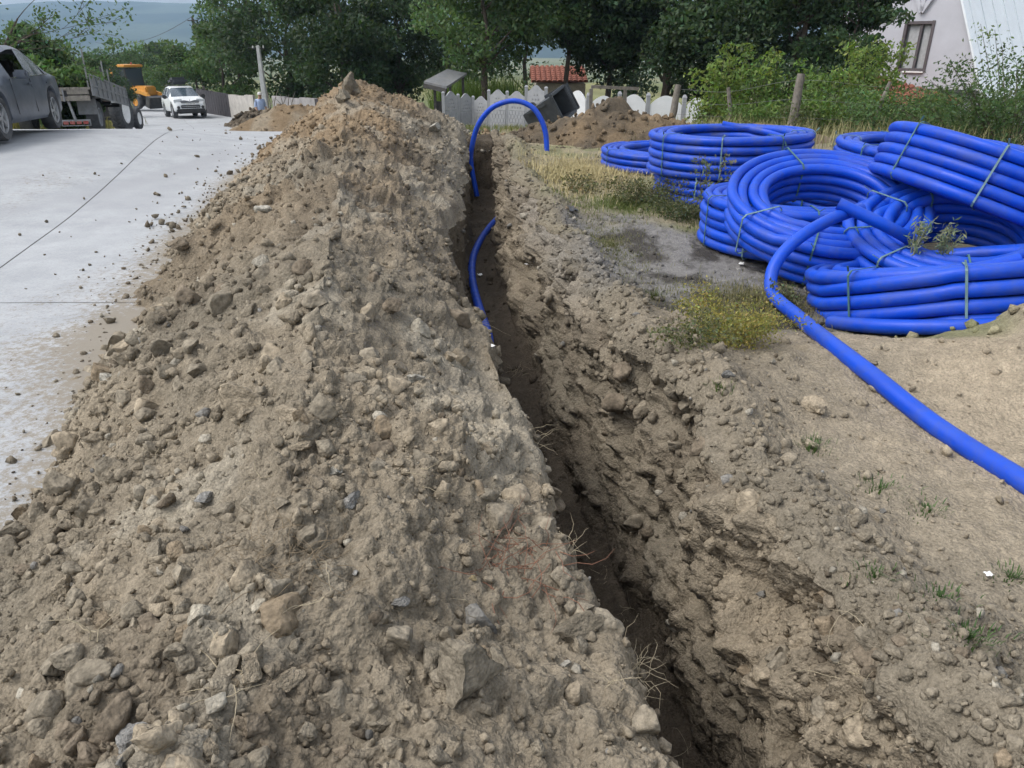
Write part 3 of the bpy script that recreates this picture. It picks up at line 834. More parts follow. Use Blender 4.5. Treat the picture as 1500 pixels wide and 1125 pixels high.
tiny = rest[(px[rest] < 5.5)]; small = rest[(px[rest] >= 5.5) & (px[rest] < 14)]; mid = rest[(px[rest] >= 14)]
V, F, C = merge(PT, rng.integers(0, len(PT), len(tiny)), pos[tiny], rad[tiny], rot[tiny], colr[tiny])
o = link('soil_fines', np_mesh('soil_fines', V, F, C, smooth=False), ROCKM)
tag(o, 'finest loose crumbs of soil scattered over heap and bank', 'soil fines', kind='stuff')
V, F, C = merge(PS, rng.integers(0, len(PS), len(small)), pos[small], rad[small], rot[small], colr[small])
o = link('soil_crumbs', np_mesh('soil_crumbs', V, F, C, smooth=False), ROCKM)
tag(o, 'small crumbs and pebbles strewn over the heap, bank and road edge', 'soil crumbs', kind='stuff')
if len(mid):
    V, F, C = merge(PM, rng.integers(0, len(PM), len(mid)), pos[mid], rad[mid], rot[mid], colr[mid])
    o = link('soil_lumps', np_mesh('soil_lumps', V, F, C, smooth=False), ROCKM)
    tag(o, 'many middling soil lumps covering the heap between larger clods', 'soil lumps', kind='stuff')

# ------------------------------------------------------------------ blue pipes
def pipe_mat(name, dust):
    m, n, b = new_mat(name)
    t = noise(n, 3.0, 5, .6); t2 = noise(n, 5.0, 8, .78, dist=.6); t3 = noise(n, 120, 3, .6)
    c = ramp(n, t.outputs['Fac'], [(.3, (.002, .046, .43)), (.7, (.003, .068, .56))]).outputs[0]
    d = ramp(n, t2.outputs['Fac'], [(.46, 0.0), (.70, dust)]).outputs[0]
    c = mix(n, d, c, (.075, .095, .19))
    # a paler film of dust settles on faces that look up
    g = nd(n, 'ShaderNodeNewGeometry'); s = nd(n, 'ShaderNodeSeparateXYZ'); n.links.new(g.outputs['Normal'], s.inputs[0])
    fl = ramp(n, s.outputs[2], [(.55, 0.0), (1.0, .10 * (1 + dust))]).outputs[0]
    c = mix(n, fl, c, (.06, .13, .38))
    n.links.new(c, b.inputs['Base Color'])
    rg = ramp(n, t2.outputs['Fac'], [(.4, .36), (.75, .7)]).outputs[0]
    n.links.new(rg, b.inputs['Roughness']); b.inputs['Specular IOR Level'].default_value = .3
    bump(n, b, t3.outputs['Fac'], .08, .002)
    return m
PIPE = pipe_mat('blue_pipe', .5); PIPED = pipe_mat('blue_pipe_dusty', .85)
STRAP = simple('green_strap', (.055, .13, .14), .5, var=.25, spec=.4)
STRAPW = simple('pale_strap', (.13, .22, .24), .5, var=.25, spec=.4)
PD = .09; PR = PD / 2
def smooth_path(pts, n):
    """Catmull-Rom through points"""
    P = [Vector(p) for p in pts]; P = [2 * P[0] - P[1]] + P + [2 * P[-1] - P[-2]]
    out = []
    m = len(P) - 3
    for i in range(m):
        for k in range(n):
            t = k / n; a, b, c, d = P[i:i + 4]
            out.append(.5 * ((2 * b) + (c - a) * t + (2 * a - 5 * b + 4 * c - d) * t * t + (3 * b - a - 3 * c + d) * t ** 3))
    out.append(P[-2]); return out
def coil(label, center, tilt_dir, tilt, Ro, layers, rowsn, straps, seed, mat=None, tail=None, start=0.0, jitter=.012, squash=1.0, group='blue pipe coils'):
    """a strapped coil lying in its local XY plane: plane tipped by tilt towards compass tilt_dir (deg from +X, that side sinks)"""
    g = random.Random(seed)
    root = empty('pipe_coil')
    pts = []
    hgt = (layers - 1) * PD
    N = 56
    for rI in range(rowsn):
        r = Ro - PR - rI * PD * .97
        for l in range(layers):
            ll = l if rI % 2 == 0 else layers - 1 - l
            ph = g.uniform(-1, 1); am = jitter * g.uniform(.4, 1.3); ph2 = g.uniform(0, 6.28); zz = jitter * .6 * g.uniform(.3, 1)
            for k in range(N):
                a = 2 * math.pi * k / N + start
                tr = k / N
                # climb to the next layer in the last sixth of the turn
                lift = 0 if tr < .84 else (tr - .84) / .16
                nxt = 0
                if l < layers - 1: nxt = (1 if rI % 2 == 0 else -1)
                rad_ = r + am * math.sin(2 * a + ph2) + am * .6 * math.sin(3 * a + ph)
                if l == layers - 1 and rI < rowsn - 1: rad_ -= PD * .97 * lift
                z = (ll + nxt * lift) * PD * .985 + zz * math.sin(a + ph2)
                pts.append(Vector((rad_ * math.cos(a), rad_ * math.sin(a) * squash, z)))
    # free end springs away a little
    for j in range(1, 5):
        a = start + 2 * math.pi * j / N
        r = Ro - PR - (rowsn - 1) * PD * .97 + .004 * j
        p0 = pts[-1]; pts.append(Vector((r * math.cos(a), r * math.sin(a) * squash, p0.z + .004 * j)))
    mb = MB(); mb.tube(pts, PR, 10, cap=True, hollow_a=True, hollow_b=True)
    ob = mb.build('pipe', mat or PIPE, root, smooth=True)
    # straps: flat bands round the bundle
    ri = Ro - rowsn * PD * .97 - .004; ro = Ro + .006; z0 = -PR - .006; z1 = hgt * .985 + PR + .008
    for sI, a in enumerate(straps):
        a = R(a); w = .014
        e = Vector((math.cos(a), math.sin(a) * squash, 0)); tg = Vector((-math.sin(a), math.cos(a), 0))
        c_ = .03
        prof = [(ri, z0 + c_), (ri + c_, z0), (ro - c_, z0), (ro, z0 + c_), (ro, z1 - c_), (ro - c_, z1), (ri + c_, z1), (ri, z1 - c_)]
        mb = MB(); v = []; n_ = len(prof)
        for dx, rr in ((-w / 2, 0), (w / 2, 0), (-w / 2, .004), (w / 2, .004)):
            for (rr0, zz0) in prof:
                cx = rr0 + (rr if rr0 > (ri + ro) / 2 else -rr); cz = zz0 + (rr if zz0 > (z0 + z1) / 2 else -rr)
                v.append(e * cx + tg * dx + Vector((0, 0, cz)))
        f = []
        for k in range(n_):
            k2 = (k + 1) % n_
            f += [(2 * n_ + k, 2 * n_ + k2, 3 * n_ + k2, 3 * n_ + k), (k, k2, n_ + k2, n_ + k), (k, k2, 2 * n_ + k2, 2 * n_ + k), (n_ + k, n_ + k2, 3 * n_ + k2, 3 * n_ + k)]
        mb.add(v, f)
        # loose tail of the strap behind its knot
        kn = e * ro + Vector((0, 0, z1))
        mb.bar(kn, kn + Vector((g.uniform(-.03, .03), g.uniform(-.03, .03), .035)) + e * .02, .012, .003)
        mb.build('strap', STRAPW if sI % 3 == 1 else STRAP, root)
    d = R(tilt_dir)
    ax = Vector((-math.sin(d), math.cos(d), 0))
    root.rotation_mode = 'QUATERNION'
    root.rotation_quaternion = Matrix.Rotation(R(tilt), 4, ax).to_quaternion()
    root.location = center
    tag(root, label, 'pipe coil', group)
    return root
def ground_z(x, y):
    P = SURF['ground'][0]
    i = np.argmin((P[..., 0] - x) ** 2 + (P[..., 1] - y) ** 2); return float(P.reshape(-1, 3)[i, 2])
def lift(x, y, dz): return (x, y, ground_z(x, y) + PR + dz)

# far group
coil('flat dusty blue coil farthest back, next to the dry grass', lift(2.28, 11.4, .0), 0, 0, .96, 3, 4, [200, 250, 300, 20], 1, PIPED, start=2.2)
coil('blue coil lying on the ground under the far stack, behind weeds', lift(2.60, 8.95, .0), 0, 0, .92, 3, 3, [195, 230, 285], 2, PIPE, start=.6)
coil('dusty blue coil stacked on top of the far pair', lift(2.54, 9.0, .29), 160, 1.5, .93, 5, 3, [205, 250, 290, 330], 3, PIPED, start=1.0)
# middle group
coil('blue coil lying flat beneath the leaning ring-shaped coil', lift(2.53, 6.75, .0), 0, 0, .80, 5, 3, [190, 225, 265, 60], 4, PIPE, start=1.8)
coil('blue coil leaning up with its open ring facing the trench', (2.62, 6.28, .24), 264, 21, .81, 4, 4, [100, 200, 245, 275], 5, PIPE, start=4.0)
coil('blue coil standing behind the topmost coil near the tall grass', (4.55, 8.2, .2), 330, 2, 1.06, 6, 3, [100, 150, 200, 250], 6, PIPE, start=.5)
coil('blue coil under the topmost one, spiny weeds growing in its ring', (3.4, 5.6, .06), 240, 17, .80, 5, 4, [170, 205, 250, 90, 120], 7, PIPE, start=2.5)
coil('topmost big blue coil resting tilted on the others', (3.95, 6.25, .38), 5, 21, .98, 5, 4, [190, 232, 262], 8, PIPE, start=2.0)
near_coil = coil('nearest blue coil half behind the soil mound, two cut ends showing', (3.0, 4.75, -.02), 115, 15, .93, 5, 3, [203, 244], 9, PIPE, start=4.2)
# its outermost turn has sprung loose: cut end on the left
mb = MB(); arc = []
for k in range(26):
    a_ = R(196 + k * 3.6); rr = .93 + PR * (1.0 if k < 12 else 1.0 - (k - 12) / 13 * .9)
    arc.append((rr * math.cos(a_), rr * math.sin(a_), PD * (.95 - .012 * k)))
mb.tube(arc, PR, 10, hollow_a=True); mb.build('loose_turn', PIPE, near_coil, True)

# the long loose pipe that runs out of the picture on the right
pts = [at(1345, 358, 5.35), at(1300, 332, 5.3), at(1228, 298, 5.45)]
o = MB(); o.tube(smooth_path(pts, 10), PR, 12, hollow_b=True)
tag(o.build('pipe_end', PIPE, None, True), 'short straight blue pipe end pointing up-left across the coils', 'pipe')
z0 = PR + .01
def gp(u, v, dz=0.0):
    p, nn, c, d = spot(u, v); return Vector((p.x, p.y, p.z + PR * .55 + dz))
pts0 = pts = [at(1262, 306, 5.5), at(1228, 316, 5.42), at(1185, 338, 5.3), at(1150, 366, 5.2), at(1130, 398, 5.1), at(1131, 432, 4.95), Vector((1.80, 4.5, .09)), Vector((1.76, 4.05, .135)), Vector((1.765, 3.65, .155)), Vector((1.80, 3.32, .15)), gp(1350, 614, .0), gp(1425, 665, .0), gp(1500, 715, .0)]
e = pts[-1]; dv = (pts[-1] - pts[-2]).normalized()
pts += [e + dv * .6 + Vector((0, 0, -.01)), e + dv * 1.5 + Vector((.05, 0, -.02)), e + dv * 3.2 + Vector((.3, 0.1, -.02))]
sp = smooth_path(pts, 8)
for _ in range(14): sp = [sp[0]] + [(sp[i - 1] + sp[i] * 2 + sp[i + 1]) / 4 for i in range(1, len(sp) - 1)] + [sp[-1]]
o = MB(); o.tube(sp, PR, 16)
tag(o.build('loose_pipe', PIPE, None, True), 'long loose blue pipe curving from the coils across bare soil', 'pipe')
# arch over the trench end
Tz = -.75
pts = [Vector((-.62, 13.3, -.8)), at(690, 240, 13.45), at(692, 212, 13.45), at(700, 184, 13.4), at(716, 162, 13.35), at(735, 151, 13.3), at(757, 148, 13.25), at(778, 156, 13.2), at(791, 172, 13.15), at(799, 194, 13.1), at(801, 222, 13.05), at(800, 236, 13.05)]
o = MB(); o.tube(smooth_path(pts, 8), PR * .97, 14)
tag(o.build('arched_pipe', PIPE, None, True), 'blue pipe arching out of the far trench end onto the grass', 'pipe')
# pipe lying in the trench
def tp(u, v): return gnd(u, v, -.80)
pts = [Vector((.12, 12.2, -.74)), tp(741, 309), tp(722, 326), tp(702, 352), tp(690, 382), tp(691, 412), tp(700, 446), tp(712, 482), tp(720, 506), Vector((-.24, 5.35, -.95)), Vector((-.26, 4.7, -1.08)), Vector((-.10, 4.0, -1.15)), Vector((.10, 3.2, -1.17)), Vector((.31, 2.0, -1.17)), Vector((.50, 1.0, -1.17)), Vector((.70, 0, -1.17)), Vector((1.02, -3.0, -1.17))]
sp = smooth_path(pts, 8)
for _ in range(40): sp = [sp[0]] + [(sp[i - 1] + sp[i] * 2 + sp[i + 1]) / 4 for i in range(1, len(sp) - 1)] + [sp[-1]]
o = MB(); o.tube(sp, PR, 14)
tag(o.build('trench_pipe', PIPE, None, True), 'blue pipe snaking along the bottom of the trench', 'pipe')
# ------------------------------------------------------------------ vegetation
def leaf_mesh(name, C, size, base, var=.35, elong=1.9, droop=.2, g=None, shade=None):
    """C (n,3) leaf centres; small pointed faces, each with its own tone"""
    n = len(C); g = g or np.random.default_rng(1)
    a = g.normal(size=(n, 3)); a[:, 2] -= droop; a /= np.linalg.norm(a, axis=1, keepdims=True)
    r = g.normal(size=(n, 3)); r[:, 2] += .8; b = np.cross(a, r); b /= np.maximum(np.linalg.norm(b, axis=1, keepdims=True), 1e-6)
    s = size * (.6 + .8 * g.random(n))[:, None]
    fold = np.cross(a, b) * s * .12
    V = np.stack([C - a * s * .5, C + b * s * .5 / elong + fold, C + a * s * .5, C - b * s * .5 / elong + fold], 1).reshape(-1, 3)
    F = np.arange(n * 4).reshape(n, 4)
    base = np.asarray(base)
    c = base[None] * (1 + var * (g.random((n, 1)) * 2 - 1)) if base.ndim == 1 else base * (1 + var * (g.random((n, 1)) * 2 - 1))
    if shade is not None: c = c * shade[:, None]
    c = c * (1 + .12 * g.normal(size=(n, 3)) * np.array((1, .4, .6)))
    return np_mesh(name, V, F, np.repeat(np.clip(c, .004, .9), 4, 0), smooth=False)
def cloud(g, lobes, n):
    """points in a shell round each lobe (x,y,z,rx,ry,rz)"""
    L = np.array(lobes); w = (L[:, 3] * L[:, 4] * L[:, 5]) ** (2 / 3.); w /= w.sum()
    i = g.choice(len(L), n, p=w)
    d = g.normal(size=(n, 3)); d /= np.linalg.norm(d, axis=1, keepdims=True)
    k = (.35 + .75 * g.random(n) ** .6)[:, None]
    return L[i, :3] + d * L[i, 3:] * k, i
def tree(name, label, x, y, h, r, cb, tr, n, colr, seed, leaf=.2, cat='tree', group=None, lean=0.0, nl=26, sink=.15, narrow=1.0, gap=.62):
    g = np.random.default_rng(seed); rd = random.Random(seed)
    z0 = gz(x, y) - sink
    root = empty(name, (x, y, z0))
    mb = MB()
    th = cb + (h - cb) * .72
    tk = []
    for k in range(7):
        f = k / 6
        tk.append(Vector((lean * f * h * .2 + .12 * tr * 8 * math.sin(k * 1.7 + seed) * f, .1 * math.cos(k * 2.1 + seed) * f, th * f)))
    mb.tube(tk, [tr * (1.25 if k == 0 else 1 - .8 * k / 6) for k in range(7)], 8)
    lobes = []
    for k in range(nl):
        a = rd.uniform(0, 6.28); f = rd.random() ** .75
        zz = cb + (h - cb) * (.06 + .9 * f)
        env = math.sin(math.pi * min(1, .17 + .83 * (1 - f) ** narrow)) ** .7
        rr = r * env * math.sqrt(rd.uniform(.15, 1.0)) * .82
        s = r * rd.uniform(.22, .42) * (.65 + .35 * env)
        c = Vector((rr * math.cos(a) + lean * f * h * .2, rr * math.sin(a), zz))
        lobes.append((c.x, c.y, c.z, s * rd.uniform(.9, 1.4), s * rd.uniform(.9, 1.4), s * rd.uniform(.5, .85)))
        if k % 2 == 0:
            zt = min(th * .97, max(cb * .8, zz - rr * .7)); fz = zt / th
            b = Vector((tk[0].x + (tk[-1].x - tk[0].x) * fz, tk[0].y + (tk[-1].y - tk[0].y) * fz, zt))
            m = (b + c) / 2 + Vector((rd.uniform(-.2, .2), rd.uniform(-.2, .2), rd.uniform(0, .35)))
            mb.tube([b, m, c], [tr * .34 * (1 - .5 * fz) + .01, tr * .2, .012], 5)
    mb.build('trunk', BARK, root, True)
    C, idx = cloud(g, lobes, n)
    lt = g.uniform(.55, 1.5, nl)[idx]
    me = leaf_mesh('crown', C, leaf, colr, .32, 1.9, .25, g, lt)
    link('crown', me, LEAF, root)
    tag(root, label, cat, group)
    return root
def ux(u, y):      # world x for picture column u at distance y (at about eye level)
    return (u - 750) / FPX * y * 1.075 / 1.16
def px_x(u, v, y): return at(u, v, y).x
DK = np.array((.042, .072, .035)); MD = np.array((.068, .115, .045)); LT = np.array((.115, .185, .05)); YG = np.array((.19, .27, .07)); OL = np.array((.085, .105, .045))
TG = 'trees behind the fence'
def T(u, v, y, *a, **k): return (px_x(u, v, y), y) + a
for name, label, u, y, h, r, cb, tr, n, c, sd, lf in [
    ('broad_tree', 'dark broad tree rising behind the pale utility pole', 425, 46, 8.0, 4.0, .5, .2, 15000, DK * 1.15, 11, .24),
    ('broad_tree', 'densest, darkest tree directly behind the peak of the heap', 505, 38, 7.4, 3.5, .4, .22, 17000, DK, 12, .22),
    ('broad_tree', 'dark tree between the heap peak and the grey shed roof', 585, 41, 7.5, 3.2, .6, .2, 13000, DK * 1.1, 13, .22),
    ('ash_tree', 'tree with a bare trunk rising just behind the concrete fence panels', 711, 31, 6.8, 3.2, 2.0, .17, 14000, MD * .85, 14, .19),
    ('ash_tree', 'slim tree in front of the red tiled roof', 830, 33, 7.0, 2.4, 3.0, .14, 8000, MD * .75, 15, .19),
    ('ash_tree', 'slim dark-trunked tree right of the red tiled roof', 892, 34, 6.8, 2.8, 1.7, .16, 9500, DK * 1.2, 16, .2),
    ('broad_tree', 'dark leafy tree behind the white arched fence panels', 975, 32, 6.6, 3.1, .9, .22, 13500, DK * 1.05, 17, .2),
    ('broad_tree', 'dark dense tree behind the tall light-green shrubs', 1070, 30, 6.4, 3.0, .4, .22, 14500, DK * 1.05, 18, .2),
    ('broad_tree', 'dark leafy tree in front of the white gabled house', 1165, 27.5, 6.0, 2.7, .4, .22, 15000, DK * 1.25, 19, .17),
    ('broad_tree', 'dark leaf mass reaching towards the gable window', 1240, 26.5, 5.0, 1.5, .6, .12, 6000, DK * 1.3, 23, .17),
    ('broad_tree', 'tall dim tree at the back between shelter and red roof', 655, 50, 8.5, 3.8, .8, .2, 8000, DK * 1.2, 24, .26),
    ('broad_tree', 'tall dim tree at the back behind the red roof', 770, 52, 8.5, 4.0, 1.2, .2, 7500, DK * 1.3, 25, .26),
    ('broad_tree', 'tall dim tree at the back behind the white fence', 930, 50, 8.5, 4.2, .8, .2, 8500, DK * 1.1, 26, .26),
    ('round_tree', 'green roadside tree above the white car', 325, 52, 5.4, 2.7, .2, .16, 8200, MD * .95, 20, .23),
    ('round_tree', 'low round tree right behind the white car', 285, 58, 4.4, 2.2, .2, .14, 5400, MD * .95, 21, .24),
    ('round_tree', 'taller loose tree standing behind the roadside tree', 350, 62, 8.8, 2.8, 1.5, .15, 6000, MD * 1.0, 22, .26)]:
    tree(name, label, px_x(u, 110, y), y, h, r, cb, tr, n, c, sd, lf, group=TG)
HG = 'bushes along the left verge'
for label, u, v, y, h, r, n, c, sd in [
    ('dense dark bush behind the roof of the dark car', 12, 100, 21, 2.7, 1.5, 4800, DK * 1.5, 31),
    ('lighter green bush just behind the tail of the dark car', 82, 105, 20, 1.8, 1.0, 2800, MD * 1.3, 32),
    ('dark pointed bush above the trailer bed', 118, 105, 33, 3.0, 1.4, 3600, DK * 1.2, 33),
    ('dark bush between trailer side board and loader cab', 150, 105, 46, 3.3, 1.5, 3600, DK * 1.1, 34),
    ('dark bush straight behind the yellow loader cab', 212, 108, 68, 4.6, 2.6, 4200, DK * 1.2, 35),
    ('green bush at the bend of the road left of the roadside trees', 250, 110, 64, 4.0, 2.0, 3400, MD * .9, 36)]:
    tree('verge_bush', label, px_x(u, v, y), y, h, r, .1, .07, n, c, sd, .17, 'bush', HG, nl=20)
for k, (u, y, h, r, c) in enumerate([(190, 150, 9, 5, LT * .8), (215, 170, 11, 6, LT * .75), (240, 140, 8, 5, LT * .7), (160, 190, 9, 6, MD), (262, 200, 10, 7, MD), (135, 160, 7, 5, MD), (228, 260, 12, 9, LT * .6), (185, 280, 11, 9, MD), (100, 230, 11, 9, MD), (60, 200, 10, 8, MD), (280, 300, 12, 10, MD)]):
    words = ['first', 'second', 'third', 'fourth', 'fifth', 'sixth', 'seventh', 'eighth', 'ninth', 'tenth', 'eleventh']
    tree('valley_tree', 'small pale far-off tree on the valley floor below the hills', px_x(u, 75, y), y, h, r, .6, .2, 1300, c, 60 + k, .8, 'tree', 'far trees on the valley floor', nl=14)

# half-bare tree in the upper left corner
def bare_tree():
    rd = random.Random(4); g = np.random.default_rng(4)
    base = at(-10, 165, 18); base.z = gz(base.x, 18) - .1
    root = empty('half_bare_tree', base)
    mb = MB(); tips = []
    def grow(p, d, L, r, lev):
        q = p; pts = [p]; rs = [r]
        for k in range(4):
            d = (d + Vector((rd.uniform(-.18, .18), rd.uniform(-.18, .18), rd.uniform(-.1, .12)))).normalized()
            q = q + d * L / 4; pts.append(q); rs.append(max(.005, r * (1 - .16 * (k + 1))))
        mb.tube(pts, rs, 6 if lev < 2 else 4)
        if lev >= 4: tips.append(q); tips.append(pts[2]); return
        for k in range(3 if lev < 3 else 2):
            i = rd.choice((2, 3, 4)); s = 1 if rd.random() < .72 else -1
            nd_ = (d * .75 + Vector((.75 * s * rd.uniform(.3, 1), rd.uniform(-.5, .5), rd.uniform(-.25, .35)))).normalized()
            grow(pts[i], nd_, L * rd.uniform(.6, .78), rs[i] * .6, lev + 1)
    grow(Vector((0, 0, 0)), Vector((.04, 0, 1)), 1.9, .085, 0)
    grow(Vector((0, 0, 1.2)), Vector((.6, 0, .75)), 1.7, .045, 1)
    grow(Vector((0, 0, 1.5)), Vector((.85, -.1, .35)), 1.6, .036, 1)
    grow(Vector((0, 0, 1.7)), Vector((.5, 0, .9)), 1.8, .04, 1)
    mb.build('trunk', BARK, root, True)
    Tn = np.array([t[:] for t in tips]); i = g.integers(0, len(Tn), 3000)
    C = Tn[i] + g.normal(size=(3000, 3)) * .12
    link('crown', leaf_mesh('crown', C, .085, MD * 1.2, .35, 1.7, .1, g), LEAF, root)
    tag(root, 'half-bare tree with crooked thin branches over the dark car', 'tree')
bare_tree()

# light shrubs along the wire fence
def shrub(name, label, u, v, y, h, r, n, colr, seed, leaf=.1, stems=7, upright=.75, group=None, cat='shrub', bottom=.08, sink=.05, z=None):
    g = np.random.default_rng(seed); rd = random.Random(seed)
    x = px_x(u, v, y); z0 = (gz(x, y) if z is None else z) - sink
    root = empty(name, (x, y, z0)); mb = MB(); pts = []
    per = max(1, n // (stems * 9))
    for s in range(stems):
        a = rd.uniform(0, 6.28); rr = r * math.sqrt(rd.random()) * .55
        p = Vector((rr * math.cos(a) * .5, rr * math.sin(a) * .5, 0)); hh = h * rd.uniform(.6, 1.0)
        out = Vector((math.cos(a), math.sin(a), 0)) * r * (1 - upright) * rd.uniform(.6, 1.6)
        t1 = p + Vector((rr * math.cos(a), rr * math.sin(a), hh * .5)) * .8; tip = p + Vector((rr * math.cos(a), rr * math.sin(a), 0)) + out + Vector((0, 0, hh))
        ks = min(1.0, h / 1.4); mb.tube([p, t1, tip], [.012 * ks, .009 * ks, .004 * ks], 4)
        for k in range(9):
            f = bottom + (1 - bottom) * (k + rd.random()) / 9
            c = p.lerp(t1, f * 2) if f < .5 else t1.lerp(tip, f * 2 - 1)
            w = r * .34 * (1.15 - .75 * f)
            b = rd.uniform(.75, 1.3)
            for q in range(per): pts.append((c.x + rd.gauss(0, w), c.y + rd.gauss(0, w), max(.02, c.z + rd.gauss(0, w * .6)), b))
    mb.build('stem', BARK, root)
    A = np.array(pts)
    link('foliage', leaf_mesh('foliage', A[:, :3], leaf, colr, .3, 2.2, .25, g, A[:, 3]), LEAF, root)
    tag(root, label, cat, group)
    return root
SG = 'shrubs along the wire fence'
shrub('light_shrub', 'tall light-green shrub left of the thin fence post', 1035, 185, 18.5, 2.0, .55, 1500, YG * .8, 1, .11, group=SG)
shrub('light_shrub', 'tall light-green shrub behind the thin fence post', 1075, 185, 19, 2.3, .7, 2200, YG * .8, 2, .11, group=SG)
shrub('light_shrub', 'light-green shrub left of the thick wooden post', 1130, 185, 18.5, 1.75, .75, 2000, LT * 1.05, 3, .11, group=SG)
shrub('light_shrub', 'light-green shrub right of the thick wooden post', 1195, 190, 18, 1.55, .8, 2200, LT, 4, .1, group=SG)
shrub('light_shrub', 'tallest light-green shrub between the thick post and the white house', 1268, 190, 19, 2.2, .8, 3000, YG * .78, 5, .11, group=SG)
shrub('light_shrub', 'light shrub with whitish leaf backs below the gable window', 1335, 198, 17.5, .7, .7, 2200, OL * 1.15, 6, .09, group=SG)
shrub('bramble_bush', 'tangled bramble around the leaning dead stick', 1290, 205, 16, 1.0, .95, 2600, MD * 1.25, 7, .075, 12, .3, SG)
shrub('bramble_bush', 'low bramble mass behind the topmost coil', 1395, 210, 15, 1.15, 1.15, 3400, MD * 1.15, 8, .075, 12, .3, SG)
shrub('bramble_bush', 'big dark bramble at the right edge below the white roof', 1480, 210, 14.2, 1.75, 1.15, 4200, MD * .95, 9, .075, 14, .35, SG)
shrub('bramble_bush', 'arching bramble sprays in front of the white metal roof', 1470, 200, 17, 2.5, 1.0, 1700, LT * .85, 10, .085, 11, .2, SG)
shrub('bramble_bush', 'low weedy bush at the foot of the thick wooden post', 1215, 205, 16.5, .65, .8, 1500, OL, 12, .07, 10, .4, SG)

shrub('light_shrub', 'bright green shrub behind the topmost coil', 1385, 195, 17, .95, .8, 2400, LT * 1.05, 13, .09, group=SG)
shrub('light_shrub', 'low bright shrub between thick post and dead stick', 1235, 200, 16.8, .95, .8, 2400, LT, 14, .09, group=SG)
shrub('light_shrub', 'low green shrub between thin post and thick post', 1110, 195, 17.4, .8, .8, 2200, LT * .9, 15, .09, group=SG)
shrub('light_shrub', 'pale green shrub filling the gap left of the tallest one', 1225, 188, 19.5, 1.5, .8, 2400, YG * .75, 16, .1, group=SG)
# grass blades: one mesh each, nobody could count them
def grass(name, label, X, Y, Z, h, c0, c1, seed, wid=.006, lean=.4, kind='stuff', cat='grass', mat=None, top=None):
    g = np.random.default_rng(seed); n = len(X)
    a = g.uniform(0, 6.28, n); hh = h * (.45 + .8 * g.random(n)); ln = hh * lean * g.random(n) * 1.4
    dx = np.cos(a) * ln; dy = np.sin(a) * ln; px_ = -np.sin(a) * wid * .5; py_ = np.cos(a) * wid * .5
    B = np.stack([X, Y, Z], 1); w = np.stack([px_, py_, 0 * px_], 1)
    M = B + np.stack([dx * .35, dy * .35, hh * .6], 1); Tt = B + np.stack([dx, dy, hh * (1 - .25 * (ln / hh) ** 2)], 1)
    V = np.stack([B - w, B + w, M + w * .8, M - w * .8, Tt], 1).reshape(-1, 3)
    i = np.arange(n) * 5
    F = np.concatenate([np.stack([i, i + 1, i + 2], 1), np.stack([i, i + 2, i + 3], 1), np.stack([i + 3, i + 2, i + 4], 1)])
    t = g.random((n, 1)) ; c = np.asarray(c0) * (1 - t) + np.asarray(c1) * t; c = c * (.8 + .4 * g.random((n, 1)))
    o = link(name, np_mesh(name, V, F, np.repeat(c, 5, 0), smooth=False), mat or LEAF)
    tag(o, label, cat, kind=kind); return o
gP = SURF['ground'][0]; 
from mathutils import kdtree
_gs = gP[::3, ::2].reshape(-1, 3)
_kd = kdtree.KDTree(len(_gs))
for _i, _p in enumerate(_gs): _kd.insert((_p[0], _p[1], 0), _i)
_kd.balance()
def surf_z(X, Y): return np.array([_gs[_kd.find((a, b, 0))[1]][2] for a, b in zip(X, Y)])
g = np.random.default_rng(77)
def patch(cx, cy, rx, ry, n):
    a = g.uniform(0, 6.28, n); r = np.abs(g.normal(0, .55, n)); return cx + rx * r * np.cos(a), cy + ry * r * np.sin(a)
ST0, ST1 = (.36, .30, .15), (.48, .42, .24)
X, Y = patch(1.0, 10.6, .9, 1.7, 7500); m = X > itp(Y, T_RLIP) + .12; X, Y = X[m], Y[m]
grass('dry_grass', 'patch of dry straw-coloured grass beside the far trench', X, Y, surf_z(X, Y), .10, ST0, ST1, 1, .007, .8, mat=STRAW)
X, Y = patch(1.3, 8.3, .9, .75, 3300); m = X > itp(Y, T_RLIP) + .15; X, Y = X[m], Y[m]
grass('short_grass', 'short green grass at the back of the burnt patch', X, Y, surf_z(X, Y), .055, (.09, .12, .04), (.16, .19, .07), 2, .006, .8)
X, Y = patch(1.75, 5.0, .75, .55, 4200); m = X > itp(Y, T_RLIP) + .3; X, Y = X[m], Y[m]
grass('weedy_grass', 'thin mixed dry and green grass between burnt ground and coils', X, Y, surf_z(X, Y), .05, (.09, .10, .045), (.26, .225, .13), 3, .0045, 1.0)
X, Y = patch(.9, 6.6, .5, 2.0, 2200); m = (X > itp(Y, T_RLIP) + .25); X, Y = X[m], Y[m]
grass('sparse_grass', 'sparse short grass along the burnt patch and bank', X, Y, surf_z(X, Y), .035, (.09, .11, .045), (.22, .20, .11), 13, .0045, 1.0)
X, Y = patch(2.2, 7.3, .5, .6, 1500)
grass('short_grass', 'green grass left of the flat blue coil', X, Y, surf_z(X, Y), .07, (.08, .11, .04), (.14, .17, .06), 4, .006, .8)
n = 4600
X = g.uniform(2.0, 9.5, n); Y = g.uniform(12.5, 17.5, n); m = (Y > 13.2 + .35 * (X < 3.2) + .0 * X) & (g.random(n) < np.clip((Y - 12.2) / 2.8, .1, 1)); X, Y = X[m], Y[m]
grass('tall_dry_grass', 'tall dry grass along the foot of the wire fence', X, Y, surf_z(X, Y), .36, (.13, .15, .06), (.33, .29, .16), 5, .010, .55, mat=STRAW)
n = 3800
X = g.uniform(-3.2, .2, n); Y = g.uniform(31, 37, n)
